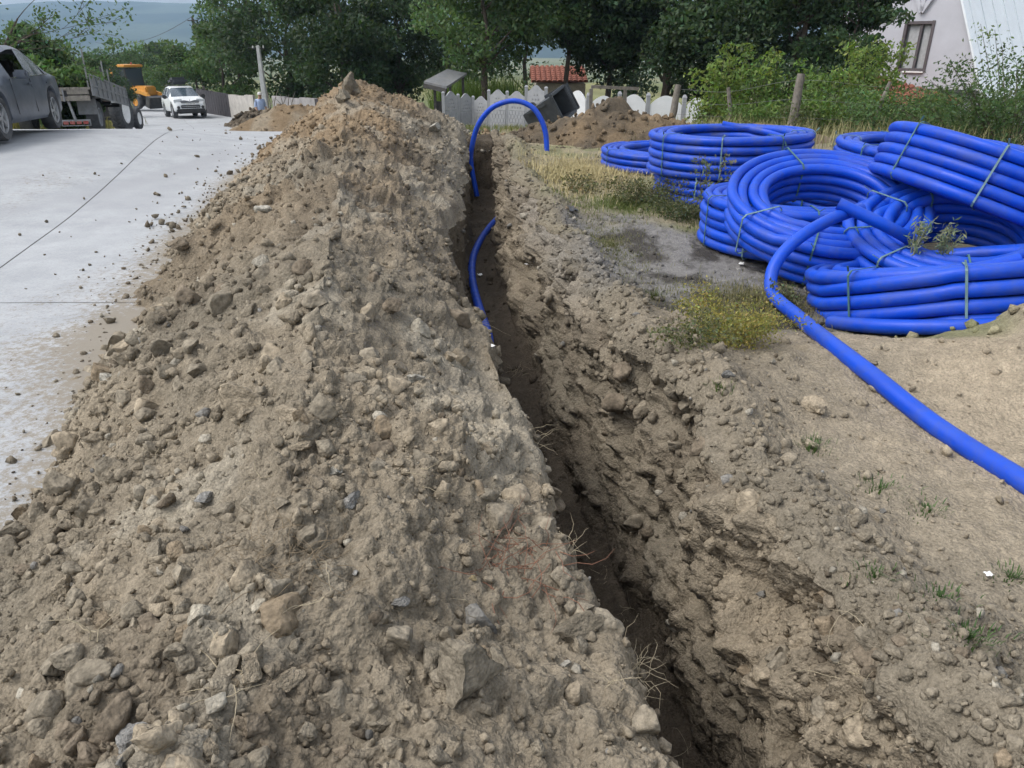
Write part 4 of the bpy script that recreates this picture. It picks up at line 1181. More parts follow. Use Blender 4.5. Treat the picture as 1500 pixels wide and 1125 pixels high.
grass('field_plants', 'bright green tall crop behind the concrete fence', X, Y, np.array([gz(a, b) for a, b in zip(X, Y)]), 1.8, (.08, .14, .03), (.15, .22, .06), 6, .035, .5, cat='crop')
n = 2600
n = 1500; Y = 30 + g.normal(0, 2.0, n); X = -15.6 - .36 * (Y - 30) + g.normal(0, .4, n)
grass('verge_grass', 'rough dry grass on the verge by the tractor wheel', X, Y, np.array([gz(a, b) for a, b in zip(X, Y)]) + .02, .5, (.14, .15, .06), (.27, .24, .12), 7, .025, .5)
n = 2600
Y = 20 + g.normal(0, 3.0, n); X = -13.4 - .3 * (Y - 20) + g.normal(0, .7, n); m = (X < -12.6 - .3 * (Y - 20))
X, Y = X[m], Y[m]
grass('verge_grass', 'rough grass growing behind the dark car and trailer', X, Y, np.array([gz(a, b) for a, b in zip(X, Y)]), .5, (.12, .14, .05), (.25, .22, .11), 8, .02, .5)
n = 5000
X = np.concatenate([g.uniform(-3, 12, n), g.uniform(8, 22, n)]); Y = np.concatenate([g.uniform(17, 30, n), g.uniform(14, 30, n)])
grass('rough_grass', 'rough grass on the slope behind the wire fence', X, Y, np.array([gz(a, b) for a, b in zip(X, Y)]), .16, (.10, .13, .05), (.22, .21, .10), 9, .018, .5)

# single weeds
def tuft(label, u, v, h, n, c0, c1, seed, rad_=.08, wid=.004, name='grass_tuft', cat='grass tuft', group='green tufts on the bare bank', lean=.7):
    p, nn, c, d = spot(u, v); g2 = np.random.default_rng(seed)
    a = g2.uniform(0, 6.28, n); r = np.abs(g2.normal(0, .5, n)) * rad_
    X = p.x + r * np.cos(a) * 1.4; Y = p.y + r * np.sin(a)
    o = grass(name, label, X, Y, np.full(n, p.z) - .005 + 0 * X, h, c0, c1, seed, wid, lean, kind='stuff', cat=cat)
    o['group'] = group; return o
GR0, GR1 = (.05, .10, .035), (.10, .16, .06)
tuft('green grass tuft below the lone tan stone', 1186, 655, .045, 150, GR0, GR1, 1)
tuft('sparse green tuft halfway down the bare bank', 1290, 712, .03, 110, GR0, GR1, 2, .10)
tuft('sparse green tuft in rubble near the long pipe', 1355, 745, .03, 80, GR0, GR1, 3)
tuft('green tuft near the right edge, upper one', 1480, 842, .03, 90, GR0, GR1, 4, .07)
tuft('green tuft near the right edge, lower one', 1420, 932, .03, 150, GR0, GR1, 5, .08)
tuft('faint green tuft left of the pale rim stone', 1285, 840, .025, 80, GR0, GR1, 6, .07)
tuft('faint green tuft beside gravel at the far right', 1380, 870, .025, 90, GR0, GR1, 7, .08)
tuft('small tuft where the bank meets the burnt ground', 1060, 570, .04, 70, GR0, (.15, .18, .07), 8, .06)
tuft('low dark weed on the burnt ground', 958, 432, .06, 120, (.07, .09, .04), (.12, .13, .06), 9, .1)
def weed(label, u, v, h, r, n, c, seed, leaf=.03, stems=8, name='weed', up=.4):
    p, nn, cc, d = spot(u, v)
    return shrub(name, label, u, v, p.y, h, r, n, np.array(c), seed, leaf, stems, up, 'weeds around the coils', 'weed', z=p.z, sink=.01)
weed('yellow-green flowering bush in front of the loose pipe bend', 1062, 492, .26, .23, 5200, (.27, .25, .08), 41, .02, 17, name='yellow_bush', up=.3)
weed('low yellowish weed beside the yellow-green bush', 1100, 472, .14, .10, 900, (.22, .21, .09), 47, .02, 9, up=.3)
weed('low dull green weed left of the yellow-green bush', 1010, 500, .14, .18, 900, (.12, .13, .06), 48, .022, 9, up=.3)
weed('olive weed clump in front of the far coils', 945, 290, .30, .36, 2600, (.115, .12, .06), 42, .035, 14)
weed('dark low weed at the foot of the far stacked coil', 1005, 312, .24, .32, 2200, (.08, .095, .05), 43, .032, 14)
weed('tall thin grey-green weed standing before the far stack', 1038, 318, .72, .2, 420, (.15, .17, .11), 44, .05, 4, up=.7)
weed('small weed at the bend of the loose pipe', 1165, 448, .2, .14, 300, (.14, .15, .08), 45, .03, 5)
weed('low grey weed on the trench bank beside the dry grass', 860, 275, .2, .3, 700, (.13, .125, .07), 46, .04, 9)
def thistle(label, x, y, z, h, seed):
    rd = random.Random(seed); root = empty('thistle', (x, y, z)); mb = MB(); pts = []
    for s in range(6):
        a = rd.uniform(0, 6.28); q = Vector((math.cos(a) * h * .28 * rd.random(), math.sin(a) * h * .28 * rd.random(), h * rd.uniform(.7, 1)))
        mb.tube([Vector((0, 0, 0)), q * .5 + Vector((0, 0, .03)), q], [.006, .005, .003], 4)
        for k in range(34):
            f = rd.uniform(.55, 1.05); c = q * f; pts.append((c.x + rd.gauss(0, .022), c.y + rd.gauss(0, .022), c.z + rd.gauss(0, .025)))
    mb.build('stem', simple('thistle_stem', (.2, .22, .14)), root)
    g2 = np.random.default_rng(seed); A = np.array(pts)
    link('foliage', leaf_mesh('foliage', A, .055, np.array((.22, .26, .17)), .3, 5.5, -.4, g2), LEAF, root)
    tag(root, label, 'thistle', 'thistles among the coils')
q = at(1335, 372, 5.2); thistle('spiny grey-green thistle inside the coil ring, left one', q.x, q.y, q.z - .12, .42, 1)
q = at(1380, 372, 5.15); thistle('spiny grey-green thistle behind the nearest coil, right one', q.x, q.y, q.z - .14, .36, 2)

# roots and straw sticking out of the heap
def tangle(name, label, u, v, n, L, c, seed, spread, cat, wid=.0018):
    p, nn, cc, d = spot(u, v); rd = random.Random(seed); mb = MB()
    for k in range(n):
        a = Vector((p.x + rd.gauss(0, spread), p.y + rd.gauss(0, spread), 0)); 
        e = np.argmin((SP_[:, 0] - a.x) ** 2 + (SP_[:, 1] - a.y) ** 2 + (SP_[:, 2] - p.z) ** 2 * .3); b = Vector(SP_[e])
        dr = Vector((rd.uniform(-1, 1), rd.uniform(-1, 1), rd.uniform(.0, .7))).normalized()
        pts = [b]
        for j in range(5):
            dr = (dr + Vector((rd.uniform(-.6, .6), rd.uniform(-.6, .6), rd.uniform(-.6, .35)))).normalized(); pts.append(pts[-1] + dr * L * rd.uniform(.12, .26))
        wid_ = wid * .75; mb.tube(pts, [wid_ * 1.2, wid_, wid_, wid_ * .8, wid_ * .6, wid_ * .3], 4)
    o = mb.build(name, c); tag(o, label, cat); return o
RROOT = simple('red_root', (.20, .10, .065), .9, var=.3, scale=40); FROOT = simple('pale_root', (.34, .29, .20), .9, var=.3, scale=40)
tangle('root_tangle', 'tangle of thin reddish roots near the trench edge', 748, 830, 60, .2, RROOT, 1, .07, 'roots', .0017)
tangle('root_tangle', 'tangle of pale dry roots on the dark part of the heap', 430, 815, 80, .16, simple('dry_root', (.20, .155, .10), .9, var=.3, scale=40), 2, .08, 'roots', .0012)
for k, (u, v, n, L) in enumerate([(985, 1108, 9, .16), (940, 985, 26, .14), (925, 890, 10, .12), (885, 845, 9, .12), (840, 795, 14, .11), (790, 640, 10, .13), (755, 545, 26, .12), (690, 470, 9, .2)]):
    w = ['lowest, at the foot of the photo', 'densest, beside the narrow dark trench', 'below the round clod', 'near the reddish roots', 'above the reddish roots', 'halfway along the lip', 'hanging where the trench pipe disappears', 'beside the trench pipe'][k]
    o = tangle('lip_roots', 'pale roots on the left trench lip, ' + w, u, v, n, L, FROOT, 10 + k, .035, 'roots', .0013)
    o['group'] = 'roots along the trench lip'
for k, (u, v) in enumerate([(150, 925), (315, 985), (480, 870), (330, 1015), (700, 900), (905, 1005), (620, 700), (250, 640), (500, 480), (380, 700)]):
    o = tangle('straw_wisp', 'wisp of pale dry straw caught in the soil of the heap', u, v, 4, .12, FROOT, 30 + k, .02, 'straw', .0016); o['group'] = 'straw wisps on the heap'
tangle('root_tangle', 'dry stalks poking from the right trench rim', 1255, 985, 22, .2, FROOT, 50, .06, 'roots', .0014)
# ------------------------------------------------------------------ vehicles
PAINTG = simple('grey_car_paint', (.060, .075, .105), .38, .25, var=.2, scale=3, spec=.5, dust=.55, dustc=(.24, .26, .29), dscale=2.2)
PAINTW = simple('white_car_paint', (.72, .75, .77), .3, var=.05, spec=.5, dust=.2, dustc=(.5, .5, .48))
BLK = simple('black_plastic', (.018, .019, .021), .55, var=.3, dust=.35, dustc=(.14, .14, .14))
RUB = simple('rubber', (.022, .023, .026), .85, var=.3, scale=10, dust=.65, dustc=(.16, .165, .17))
ALLOY = simple('alloy', (.42, .44, .47), .4, .5, var=.15, dust=.3)
WHITEP = simple('white_rim', (.80, .80, .79), .5, var=.08)
def glass_mat(name, c, rough=.05, alpha=1.0):
    m, n, b = new_mat(name); b.inputs['Base Color'].default_value = (*c, 1); b.inputs['Roughness'].default_value = rough
    b.inputs['Specular IOR Level'].default_value = .7; b.inputs['Alpha'].default_value = alpha
    t = noise(n, 5, 4); r_ = ramp(n, t.outputs['Fac'], [(.3, rough), (.8, rough + .18)]); n.links.new(r_.outputs[0], b.inputs['Roughness'])
    return m
GLASS = glass_mat('car_glass', (.03, .04, .05), .06, .82)
WSCREEN = glass_mat('windscreen', (.06, .085, .11), .05, .9)
LAMP = simple('lamp_lens', (.55, .58, .6), .15, var=.2, spec=.7)
REDL = simple('red_lens', (.30, .035, .03), .3, var=.3, dust=.4)
CHROME = simple('chrome', (.6, .62, .64), .25, .8, var=.1)
def frame(o, fwd):      # 3x3 with columns forward, left, up
    f = Vector((fwd[0], fwd[1], 0)).normalized(); l = Vector((-f.y, f.x, 0)); return f, l
def place(root, P, fwd, slope=0.0):
    f, l = frame(root, fwd); f3 = (f + Vector((0, 0, slope))).normalized(); u3 = f3.cross(l)
    root.matrix_world = Matrix(((f3.x, l.x, u3.x, P[0]), (f3.y, l.y, u3.y, P[1]), (f3.z, l.z, u3.z, P[2]), (0, 0, 0, 1)))
def wheel(parent, c, rad_, wid, rimr, side, tyre_m=RUB, rim_m=ALLOY, spokes=5, lugs=0, name='wheel'):
    w = empty(name, c, 0, parent)
    M = Matrix.Rotation(-math.pi / 2 * side, 4, 'X')
    h = wid / 2
    mb = MB(); mb.lathe([(rimr, -h * .85), (rad_ * .93, -h), (rad_, -h * .7), (rad_, h * .7), (rad_ * .93, h), (rimr, h * .85), (rimr * .96, h * .4), (rimr * .96, -h * .4), (rimr, -h * .85)], 32, M, close=True)
    if lugs:
        for k in range(lugs):
            for s in (-1, 1):
                a = 2 * math.pi * (k + (.5 if s > 0 else 0)) / lugs; a2 = a + .22
                p = M @ Vector((rad_ * math.cos(a) * 1.0, rad_ * math.sin(a) * 1.0, s * h * .95)); q = M @ Vector((rad_ * math.cos(a2) * 1.015, rad_ * math.sin(a2) * 1.015, s * h * .03))
                mb.bar(p, q, .05, .045, up=(p + q))
    mb.build('tyre', tyre_m, w, True)
    mb = MB(); mb.lathe([(rimr, h * .86), (rimr * .9, h * .9), (rimr * .84, h * .5), (.001, h * .38)] if not spokes else [(rimr, h * .86), (rimr * .93, h * .92), (rimr * .88, h * .55), (rimr * .88, -h * .5), (rimr, -h * .8)], 28, M, close=True)
    if spokes:
        for k in range(spokes):
            for d in (-.11, .11):
                a = 2 * math.pi * k / spokes + d
                mb.bar(M @ Vector((0.02, 0, h * .72)), M @ Vector((rimr * .92 * math.cos(a), rimr * .92 * math.sin(a), h * .68)), rimr * .13, .025, up=M @ Vector((0, 0, 1)))
        mb.lathe([(rimr * .2, h * .55), (rimr * .2, h * .82), (.001, h * .85)], 12, M, close=True)
    else:
        mb.lathe([(rimr * .3, h * .3), (rimr * .28, h * .6), (.001, h * .62)], 14, M, close=True)
    mb.build('rim', rim_m, w, True)
    if spokes:
        mb = MB(); mb.lathe([(rimr * .8, h * .2), (.001, h * .2)], 20, M, close=True); mb.build('brake_disc', BLK, w)
    return w
def loft_car(root, tabs, L, wheels, arch, paint, windows, screens, n=110, under=.2):
    """body shell from length tables (x from nose 0 to tail L); side windows are real openings"""
    xs = np.linspace(0, L, n); T_ = {k: itp(xs, v) for k, v in tabs.items()}
    zb = T_['bot'].copy()
    for xw, zw, ra in wheels:
        d = np.abs(xs - xw); m = d < ra; zb[m] = np.maximum(zb[m], zw + np.sqrt(ra * ra - d[m] ** 2))
    V = []; F = []
    K = 18
    for i in range(n):
        w, wt, zbel, zt = T_['w'][i], T_['wt'][i], T_['belt'][i], T_['top'][i]; b = min(zb[i], zbel - .03)
        half = [(0, b), (w * .93, b), (w * .985, b + (zbel - b) * .12), (w * 1.0, b + (zbel - b) * .5), (w * .995, b + (zbel - b) * .72), (w * .97, zbel), (wt + (w * .97 - wt) * .12, zt - (zt - zbel) * .14), (wt * .9, zt - .012), (0, zt)]
        for y, z in half: V.append((L / 2 - xs[i], y, z))
        for y, z in reversed(half): V.append((L / 2 - xs[i], -y, z))
    def inwin(x, rngs): return any(a < x < b for a, b in rngs)
    for i in range(n - 1):
        xm = (xs[i] + xs[i + 1]) / 2
        for k in range(K - 1):
            if k in (5, 11) and inwin(xm, windows): continue
            if k in (6, 7, 9, 10) and inwin(xm, screens): continue
            a = i * K + k; F.append((a, a + 1, a + K + 1, a + K))
    F.append(tuple(range(K))); F.append(tuple((n - 1) * K + k for k in reversed(range(K))))
    mb = MB(); mb.add(V, F); body = mb.build('body', paint, root, True)
    def pane(x0, x1, ks, name, mat, off=-.006):
        idx = [i for i in range(n) if x0 - .04 <= xs[i] <= x1 + .04]; mb = MB(); v = []; f = []
        cols = ks + [ks[-1] + 1]
        for i in idx:
            for k in cols:
                p = Vector(V[i * K + k]); p.y -= math.copysign(abs(off), p.y) if abs(p.y) > .01 else 0; p.z -= .004; v.append(p)
        m = len(cols)
        for i in range(len(idx) - 1):
            for k in range(m - 1): f.append((i * m + k, i * m + k + 1, (i + 1) * m + k + 1, (i + 1) * m + k))
        mb.add(v, f); return mb.build(name, mat, root, True)
    mb = MB(); w_ = float(T_['w'].max())
    mb.box((0, 0, under + .16), (L * .93, w_ * 1.35, .26)); mb.build('underbody', BLK, root)
    return pane, V, xs, T_

# ---- dark dusty saloon car on the left
hd = Vector((.26, -.966, 0)).normalized(); lf = Vector((-hd.y, hd.x, 0))
Prl = at(80, 195, 14.0); C = Prl + hd * 1.32 - lf * .76
C.z = float(at(80, 195, 14.0).z)
car = empty('parked_car')
tabs = dict(bot=[(0, .30), (.4, .22), (4.1, .22), (4.5, .34)], top=[(0, .56), (.12, .68), (.5, .79), (1.2, .90), (1.6, 1.12), (1.95, 1.27), (2.25, 1.335), (2.6, 1.355), (2.95, 1.33), (3.3, 1.23), (3.65, 1.07), (3.95, .95), (4.35, .91), (4.5, .78)],
            belt=[(0, .48), (.15, .60), (1.2, .82), (2, .86), (3.6, .905), (4.2, .87), (4.5, .72)], w=[(0, .62), (.25, .80), (.9, .875), (3.6, .885), (4.2, .83), (4.5, .70)],
            wt=[(0, .55), (.3, .70), (1.2, .76), (1.95, .68), (2.5, .70), (3.2, .68), (3.9, .70), (4.3, .70), (4.5, .60)])
WX = (.93, 3.57)
pane, V_, xs_, T_ = loft_car(car, tabs, 4.5, [(WX[0], .32, .39), (WX[1], .32, .39)], .37, PAINTG, [(1.72, 2.50), (2.62, 3.46)], [(1.32, 1.94), (3.3, 3.86)])
pane(2.62, 3.46, [5], 'window', GLASS); pane(2.62, 3.46, [11], 'window', GLASS); pane(1.72, 2.50, [11], 'window', GLASS)
pane(1.32, 1.94, [6, 7, 8, 9, 10], 'windscreen', WSCREEN); pane(3.3, 3.86, [6, 7, 8, 9, 10], 'rear_window', GLASS)
for s in (1, -1):
    wheel(car, (2.25 - WX[0], s * .765, .32), .32, .205, .215, s); wheel(car, (2.25 - WX[1], s * .765, .32), .32, .205, .215, s)
    mb = MB(); mb.box((2.25 - 1.72, s * 1.0, .91), (.13, .2, .13)); m_ = mb.build('mirror', PAINTG, car, True, .03)
    for x in (2.42, 3.38):
        mb = MB(); mb.box((2.25 - x, s * (.893), .775), (.17, .025, .03)); mb.build('door_handle', PAINTG, car, True, .008)
    mb = MB()
    for x in (1.62, 2.56, 3.36): mb.bar((2.25 - x, s * .884, .34), (2.25 - x + .03, s * .866, .85), .008, .006)
    mb.build('door_seam', BLK, car)
    mb = MB(); mb.box((2.25 - 4.43, s * .63, .76), (.1, .24, .14)); mb.build('tail_light', REDL, car, True, .02)
    mb = MB(); mb.box((2.25 - .17, s * .58, .59), (.18, .3, .13)); mb.build('headlight', LAMP, car, True, .03)
    mb = MB(); mb.bar((2.25 - 1.72, s * .862, .862), (2.25 - 3.5, s * .87, .912), .012, .014); mb.build('window_trim', CHROME, car)
    for x, sy in ((2.15, .36), (3.0, .36)):
        mb = MB(); mb.box((2.25 - x - .1, s * sy, .72), (.14, .46, .5)); mb.box((2.25 - x - .14, s * sy, 1.04), (.1, .26, .18)); mb.build('seat', BLK, car, True, .03)
mb = MB(); mb.box((2.25 - .1, 0, .36), (.16, 1.2, .14)); mb.build('bumper', BLK, car, True, .03)
mb = MB(); mb.box((2.25 - 4.44, 0, .46), (.14, 1.3, .26)); mb.build('bumper', PAINTG, car, True, .04)
place(car, (C.x, C.y, gz(C.x, C.y) + .005), hd, .03)
tag(car, 'dusty dark grey saloon car with its driver window open, cut by the left edge', 'car')

# ---- white off-road car coming up the road
suv = empty('white_suv')
tabs = dict(bot=[(0, .45), (.35, .34), (4.3, .36), (4.7, .5)], top=[(0, .68), (.08, .84), (.25, .95), (.6, 1.03), (1.2, 1.10), (1.6, 1.36), (1.95, 1.58), (2.3, 1.68), (3.0, 1.71), (3.9, 1.66), (4.4, 1.5), (4.65, 1.1), (4.7, .9)],
            belt=[(0, .7), (.15, .92), (1.2, 1.04), (4.4, 1.08), (4.7, .85)], w=[(0, .66), (.12, .78), (.3, .86), (.7, .9), (4.2, .905), (4.6, .84), (4.7, .74)],
            wt=[(0, .60), (.2, .70), (.5, .74), (1.2, .74), (1.85, .64), (2.4, .62), (4.0, .62), (4.6, .66), (4.7, .64)])
WX = (.85, 3.65)
pane, V_, xs_, T_ = loft_car(suv, tabs, 4.7, [(WX[0], .38, .47), (WX[1], .38, .47)], .45, PAINTW, [(1.65, 2.5), (2.6, 3.45), (3.55, 4.2)], [(1.26, 2.02), (4.36, 4.62)])
for x0, x1 in ((1.65, 2.5), (2.6, 3.45), (3.55, 4.2)):
    for k in (5, 11): pane(x0, x1, [k], 'window', GLASS)
pane(1.26, 2.02, [6, 7, 8, 9, 10], 'windscreen', WSCREEN); pane(4.36, 4.62, [6, 7, 8, 9, 10], 'rear_window', GLASS)
for s in (1, -1):
    wheel(suv, (2.35 - WX[0], s * .77, .38), .38, .25, .22, s); wheel(suv, (2.35 - WX[1], s * .77, .38), .38, .25, .22, s)
    mb = MB(); mb.box((2.35 - 1.62, s * 1.04, 1.12), (.14, .22, .2)); mb.build('mirror', BLK, suv, True, .04)
    mb = MB(); mb.prism([(-.20, -.05), (.26, -.08), (.26, .07), (-.16, .10)], .1, Matrix.Translation((2.35 - .1, s * .56, .9)) @ Matrix(((0, 0, -1, 0), (s, 0, 0, 0), (0, 1, 0, 0), (0, 0, 0, 1)))); mb.build('headlight', LAMP, suv, True, .01)
    mb = MB(); mb.lathe([(.001, .07), (.075, .06), (.085, 0)], 14, Matrix.Translation((2.32, s * .64, .56)) @ Matrix.Rotation(math.pi / 2, 4, 'Y'), close=True); mb.build('fog_light', BLK, suv, True)
    mb = MB(); mb.bar((2.35 - 2.1, s * .58, 1.74), (2.35 - 4.0, s * .58, 1.74), .035); mb.build('roof_rail', BLK, suv)
mb = MB(); mb.box((2.36, 0, .60), (.10, 1.02, .17)); mb.build('lower_grille', BLK, suv, True, .03)
mb = MB(); mb.box((2.38, 0, .60), (.08, .94, .02)); mb.box((2.38, 0, .505), (.09, .98, .03)); mb.build('grille_bar', CHROME, suv)
mb = MB(); mb.box((2.33, 0, .40), (.16, 1.5, .16)); mb.build('bumper', BLK, suv, True, .03)
mb = MB(); mb.prism([(-.45, -.06), (.45, -.06), (.52, .05), (.3, .10), (0, .04), (-.3, .10), (-.52, .05)], .05, Matrix.Translation((2.31, 0, .84)) @ Matrix(((0, 0, 1, 0), (1, 0, 0, 0), (0, 1, 0, 0), (0, 0, 0, 1)))); mb.build('grille', simple('grey_grille', (.16, .17, .18), .4), suv)
mb = MB()
for a in (90, 210, 330):
    d = Vector((math.cos(R(a)), math.sin(R(a)))); t_ = Vector((-d.y, d.x))
    mb.prism([(0, 0), tuple(d * .05 + t_ * .028), tuple(d * .1), tuple(d * .05 - t_ * .028)], .012, Matrix.Translation((2.368, 0, .87)) @ Matrix(((0, 0, 1, 0), (1, 0, 0, 0), (0, 1, 0, 0), (0, 0, 0, 1))))
mb.build('emblem', CHROME, suv)
mb = MB(); mb.box((2.43, 0, .735), (.012, .5, .11)); pl_ = mb.build('number_plate', WHITEP, suv)
mb = MB()
for k, w in enumerate((.04, .045, .03, .045, .04, .035, .04)): mb.box((2.4375, -.19 + k * .064, .735), (.003, w * .8, .06))
mb.build('plate_characters', BLK, pl_)
mb = MB(); mb.box((2.35 - 3.0, 0, 1.97), (1.3, .92, .38)); mb.build('roof_bag', simple('roof_bag', (.045, .05, .058), .7, var=.2), suv, True, .13)
P = at(262, 172.5, 45)
place(suv, (P.x - .1, P.y + 1.2, P.z - .05), (.52, -.85), .05)
tag(suv, 'white off-road car with a dark roof bag driving up the road', 'car')

# ---- farm trailer
def trailer():
    root = empty('farm_trailer')
    W = simple('old_planks', (.23, .21, .18), .9, var=.35, scale=18, bmp=.6, bscale=40); GM = simple('worn_grey_metal', (.22, .235, .255), .6, .3, var=.25, scale=9, dust=.4)
    L, w = 4.1, 1.95
    for k in range(9):
        mb = MB(); mb.box((0, -w / 2 + w * (k + .5) / 9, .97), (L, w / 9 - .012, .05)); mb.build('plank', W, root)
    for z in (.90, .76):
        mb = MB(); mb.box((-L / 2 + .04, .02, z), (.06, w - .06, .115)); mb.build('end_board', W, root)
    mb = MB(); mb.box((-L / 2 - .002, -w * .2, .83), (.05, .03, .28)); mb.box((-L / 2 - .002, w * .25, .83), (.05, .03, .28)); mb.build('end_strap', GM, root)
    mb = MB()
    for s in (-.42, .42): mb.box((0, s, .86), (L, .09, .13))
    for x in (-1.6, -.6, .5, 1.6): mb.box((x, 0, .80), (.08, w * .9, .08))
    mb.build('chassis', simple('dark_iron', (.035, .035, .038), .7, .3, var=.3), root)
    side = empty('side_board', (0, -w / 2 - .03, .80), 0, root)
    mb = MB(); mb.box((0, 0, .24), (L, .025, .46)); mb.build('panel', GM, side)
    for k in range(9):
        mb = MB(); mb.box((-L / 2 + .04 + k * (L - .08) / 8, -.026, .24), (.045, .03, .46)); mb.build('rib', GM, side)
    for z in (.02, .24, .46):
        mb = MB(); mb.box((0, -.024, z), (L, .022, .04)); mb.build('rail', GM, side)
    for s in (-1, 1):
        wheel(root, (-.95, s * .74, .39), .39, .26, .22, s, RUB, simple('grey_rim', (.25, .26, .27), .6, var=.2), 0)
        mb = MB(); mb.box((-1.42, s * .70, .62), (.02, .42, .38)); mb.bar((-1.42, s * .70, .80), (-1.1, s * .70, .83), .40, .02); mb.build('mudguard', GM, root)
    mb = MB(); mb.box((-1.95, -.52, .27), (.05, .62, .05)); mb.box((-1.95, -.52, .06 + .10), (.03, .62, .02)); mb.box((-1.95, -.82, .22), (.03, .02, .14)); mb.box((-1.95, -.22, .22), (.03, .02, .14)); mb.bar((-1.95, -.52, .27), (-1.95, -.42, .82), .05); mb.build('light_bar', GM, root)
    for k in range(4):
        mb = MB(); mb.box((-1.985, -.73 + k * .14, .225), (.02, .11, .07)); mb.build('rear_light', REDL, root, False, .006)
    for x, h in ((-2.0, .42), (-.1, .35), (.45, .2)):
        mb = MB(); mb.bar((x, -w / 2 + .04, .95), (x, -w / 2 + .04, 1.42 + h), .03); mb.build('stake', GM, root)
    mb = MB(); mb.bar((L / 2, 0, .8), (L / 2 + 1.3, 0, .55), .1); mb.build('drawbar', GM, root)
    return root
tr = trailer()
fw = Vector((-.28, .96, 0)).normalized(); rt = Vector((fw.y, -fw.x, 0))
A = at(135, 150, 18.4)      # near right corner of the bed
zt_ = at(135, 192, 18.4).z
Pc = A + fw * 2.05 - rt * .98
place(tr, (Pc.x, Pc.y, zt_ - .28), fw, -.125)
tag(tr, 'flat farm trailer with worn plank bed and one ribbed side board', 'trailer')

# ---- tractor in front of it
def tractor():
    root = empty('tractor'); RD = simple('faded_red', (.30, .05, .03), .6, var=.25, dust=.4); GY = simple('tractor_grey', (.25, .28, .31), .6, var=.2, dust=.3)
    for s in (-1, 1):
        wheel(root, (-.8, s * .72, .62), .62, .36, .37, s, RUB, WHITEP, 0, 18); wheel(root, (1.05, s * .62, .36), .36, .18, .2, s, RUB, WHITEP, 0)
        mb = MB()
        for k in range(8):
            a0 = R(15 + k * 18); a1 = R(33 + k * 18); p = Vector((-.8 + .72 * math.cos(a0), s * .62, .62 + .72 * math.sin(a0))); q = Vector((-.8 + .72 * math.cos(a1), s * .62, .62 + .72 * math.sin(a1))); mb.bar(p, q, .4, .03, up=(p + q) / 2 - Vector((-.8, s * .62, .62)))
        mb.build('fender', GY, root)
        mb = MB(); mb.box((-1.5, s * .55, .95), (.06, .12, .09)); mb.build('tail_light', REDL, root)
    mb = MB(); mb.box((.55, 0, .98), (1.5, .56, .5)); mb.build('bonnet', GY, root, True, .06)
    mb = MB(); mb.box((.2, 0, .62), (2.2, .36, .34)); mb.box((-.8, 0, .62), (.4, 1.1, .3)); mb.bar((1.05, -.6, .36), (1.05, .6, .36), .1); mb.build('chassis', BLK, root)
    mb = MB(); mb.box((-.75, 0, 1.02), (.42, .46, .1)); mb.box((-.95, 0, 1.22), (.08, .44, .34)); mb.build('seat', BLK, root, True, .03)
    mb = MB(); mb.bar((-.1, 0, 1.15), (-.35, 0, 1.42), .05); mb.lathe([(.19, -.015), (.21, 0), (.19, .015), (.17, 0), (.19, -.015)], 18, Matrix.Translation((-.36, 0, 1.43)) @ Matrix.Rotation(-.7, 4, 'Y'), close=True); mb.build('steering_wheel', BLK, root)
    mb = MB(); mb.tube([(.75, .15, 1.2), (.75, .15, 2.0)], .035, 8); mb.build('exhaust', BLK, root)
    return root
tc = tractor()
A = at(183, 192.5, 25)
f2 = Vector((-.16, .99, 0)).normalized(); rt2 = Vector((f2.y, -f2.x, 0))
Pc = A + f2 * .8 - rt2 * .72
place(tc, (Pc.x, Pc.y, A.z - .06), f2, -.06)
tag(tc, 'tractor with big lugged rear tyres and white rims ahead of the trailer', 'tractor')

